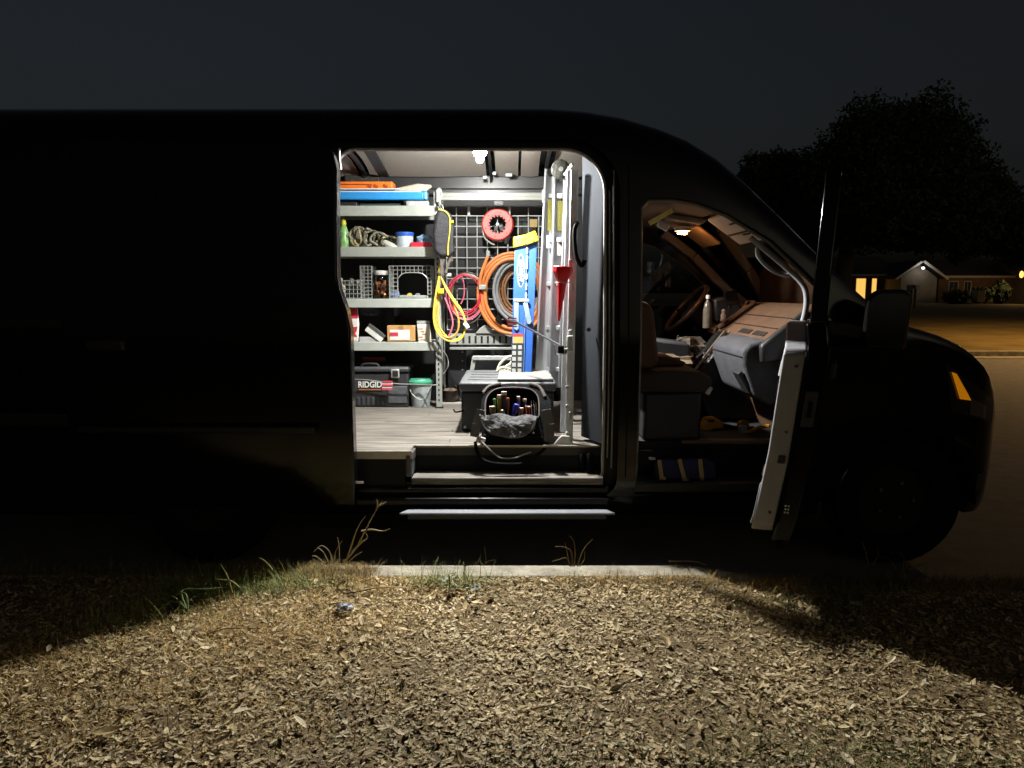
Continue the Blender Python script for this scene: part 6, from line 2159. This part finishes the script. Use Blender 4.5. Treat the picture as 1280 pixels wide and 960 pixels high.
def leafcloud(lobes, n, size, seed):
    rr = np.random.default_rng(seed)
    lb = np.array(lobes)
    wts = (lb[:, 3] * lb[:, 4] * lb[:, 5]) ** .8
    idx = rr.choice(len(lobes), n, p=wts / wts.sum())
    l = lb[idx]
    unit = lambda q: q / np.linalg.norm(q, axis=1)[:, None]
    d = unit(rr.normal(0, 1, (n, 3)))
    rad = rr.uniform(.2, 1.0, n) ** .5
    ph = l[:, 0] * 3 + l[:, 2]
    clump = 1 + .13 * np.sin(d[:, 0] * 7 + ph) + .12 * np.sin(d[:, 2] * 9 + d[:, 1] * 6 + ph) + .07 * np.sin(d[:, 0] * 19 + d[:, 2] * 23 + ph)
    c = l[:, :3] + d * l[:, 3:6] * (rad * clump)[:, None]
    sz = (size * rr.uniform(.5, 1.4, n))[:, None]
    a = unit(rr.normal(0, 1, (n, 3)))
    b = unit(np.cross(a, rr.normal(0, 1, (n, 3))))
    V = np.stack([c + a * sz, c + b * sz * .5, c - a * sz, c - b * sz * .5], 1).reshape(-1, 3).tolist()
    Fc = [(4 * i, 4 * i + 1, 4 * i + 2, 4 * i + 3) for i in range(n)]
    return V, Fc


bark = mat('bark', '#4a3d30', .9, var=.3, bump=.6, bscale=10)
tree_leaf = mat('tree_leaf', '#3a4a2c', .8, var=.4, scale=2)


def tree(label, base, lobes, n, size, seed, trunk_r=.35, group=None, name='tree'):
    t = thing(name, label, 'tree' if name == 'tree' else 'shrub', base, group)
    V, Fc = leafcloud(lobes, n, size, seed)
    me = bpy.data.meshes.new('crown')
    me.from_pydata(V, [], Fc)
    link('crown', me, tree_leaf if name == 'tree' else shrub_m, t)
    if trunk_r:
        base = Vector(base)
        zt = min(l[2] for l in lobes)
        MB().tube([base - Vector((0, 0, .3)), base + Vector((.1, 0, (zt - base.z) * .5)), Vector((base.x + .2, base.y, zt))], trunk_r, 10, taper=[1.25, 1, .8]).build('trunk', bark, t)
        k = MB()
        for l in lobes[:6]:
            a = Vector((base.x + .2, base.y, zt - .2))
            b = Vector(l[:3])
            k.tube([a, a.lerp(b, .5) + Vector((0, 0, .4)), b], trunk_r * .5, 7, taper=[1, .7, .3])
        k.build('limb', bark, t)
    return t


def lobe(u, v, Y, ru, rv, ry=None):
    c = P(u, v, Y=Y)
    s = Y / F
    return (c.x, c.y, c.z, ru * s, (ry or ru) * s, rv * s)


TY = 52
tree('huge rounded dark tree towering over the houses across the street', (P(1052, 370, Y=TY).x, TY, .4),
     [lobe(1090, 190, TY, 62, 62), lobe(1150, 185, TY, 62, 62), lobe(1120, 240, TY, 95, 70), lobe(1055, 225, TY, 52, 50), lobe(1180, 240, TY, 60, 60), lobe(1120, 272, TY, 112, 40)], 90000, .16, 1, .5)
tree('lower dark tree left of the huge rounded one', (P(965, 370, Y=58).x, 58, .4),
     [lobe(955, 230, 58, 36, 38), lobe(990, 232, 58, 40, 42), lobe(1010, 270, 58, 60, 50), lobe(945, 275, 58, 50, 50), lobe(975, 315, 58, 60, 35)], 50000, .16, 2, .4)
tree('dark tree right of the huge rounded one above the amber lamp', (P(1298, 370, Y=56).x, 56, .4),
     [lobe(1235, 255, 56, 34, 38), lobe(1215, 285, 56, 50, 36), lobe(1262, 285, 56, 45, 30), lobe(1290, 300, 56, 50, 30)], 40000, .16, 3, .35)
for i, (u, v, ru, rv, lab) in enumerate([(1195, 371, 14, 8, 'low dark shrub below the windows of the long brick house'), (1226, 369, 12, 9, 'rounded shrub beside the pale bin across the street'), (1250, 366, 10, 14, 'taller shrub near the amber porch lamp')]):
    tree(lab, tuple(P(u, 378, Y=64)[:2]) + (.45,), [lobe(u, v, 64, ru, rv)], 900, .22, 30 + i, 0, None, 'shrub')
t = thing('wheelie_bin', 'tan household bin standing on the far lawn', 'bin', P(1226, 377, Y=62))
c = P(1226, 378, Y=62)
MB().prism([(-.3, 0), (.3, 0), (.36, 1.0), (-.36, 1.0)], lambda a, b, d: (c.x + a, c.y + d, c.z + b), 0, .7).build('bin_body', mat('bin_tan', '#8a7350', .6), t, bevel=.04)
MB().prism([(-.39, 1.0), (.39, 1.0), (.39, 1.06), (-.39, 1.06)], lambda a, b, d: (c.x + a, c.y + d, c.z + b), -.06, .74).build('lid', mat('bin_lid', '#5c4c38', .6), t, bevel=.02)
k = MB().box(-.1, .1, -.1, .1, 0, 1.15).xf(lambda p: p + P(1140, 380, Y=48))
mbx = thing('mailbox', 'small mailbox on a post near the far lawn edge', 'mailbox', P(1143, 381, Y=46))
c = P(1143, 381, Y=46)
MB().box(c.x - .05, c.x + .05, c.y - .05, c.y + .05, c.z - .2, c.z + 1.0).build('post', bark, mbx)
MB().prism([(-.12, 0), (.12, 0), (.12, .14), (.08, .22), (-.08, .22), (-.12, .14)], lambda a, b, d: (c.x + a, c.y + d, c.z + 1.0 + b), -.25, .25).build('box', trim_m, mbx)

# amber street lamp standing further along the far pavement
sl = thing('street_lamp', 'tall street lamp with amber head beside the far kerb', 'street lamp', (19.0, 18.2, .1))
MB().tube([(19, 18.2, 0), (19, 18.2, 7.6), (18.6, 17.8, 8.1), (17.6, 16.9, 8.2)], .09, 10, taper=[1.2, .8, .7, .6]).build('pole', mat('lamp_pole', '#6a6a68', .5, metal=.5), sl)
hd = MB().obox((17.4, 16.7, 8.18), (.7, .35, .16), Matrix.Rotation(.78, 3, 'Z')).build('lamp_head', plastic_blk, sl, bevel=.04)
MB().obox((17.4, 16.7, 8.085), (.5, .25, .03), Matrix.Rotation(.78, 3, 'Z')).build('lamp_lens', emit_mat('sodium', '#ff9a3a', 30), hd)
sd2 = bpy.data.lights.new('sodium_glow', 'SPOT')
sd2.energy = STREET_POWER
sd2.color = (1.0, .58, .22)
sd2.spot_size = R(150)
sd2.spot_blend = .6
sd2.shadow_soft_size = .2
so = bpy.data.objects.new('sodium_glow', sd2)
COL.objects.link(so)
so.location = (17.4, 16.7, 8.0)
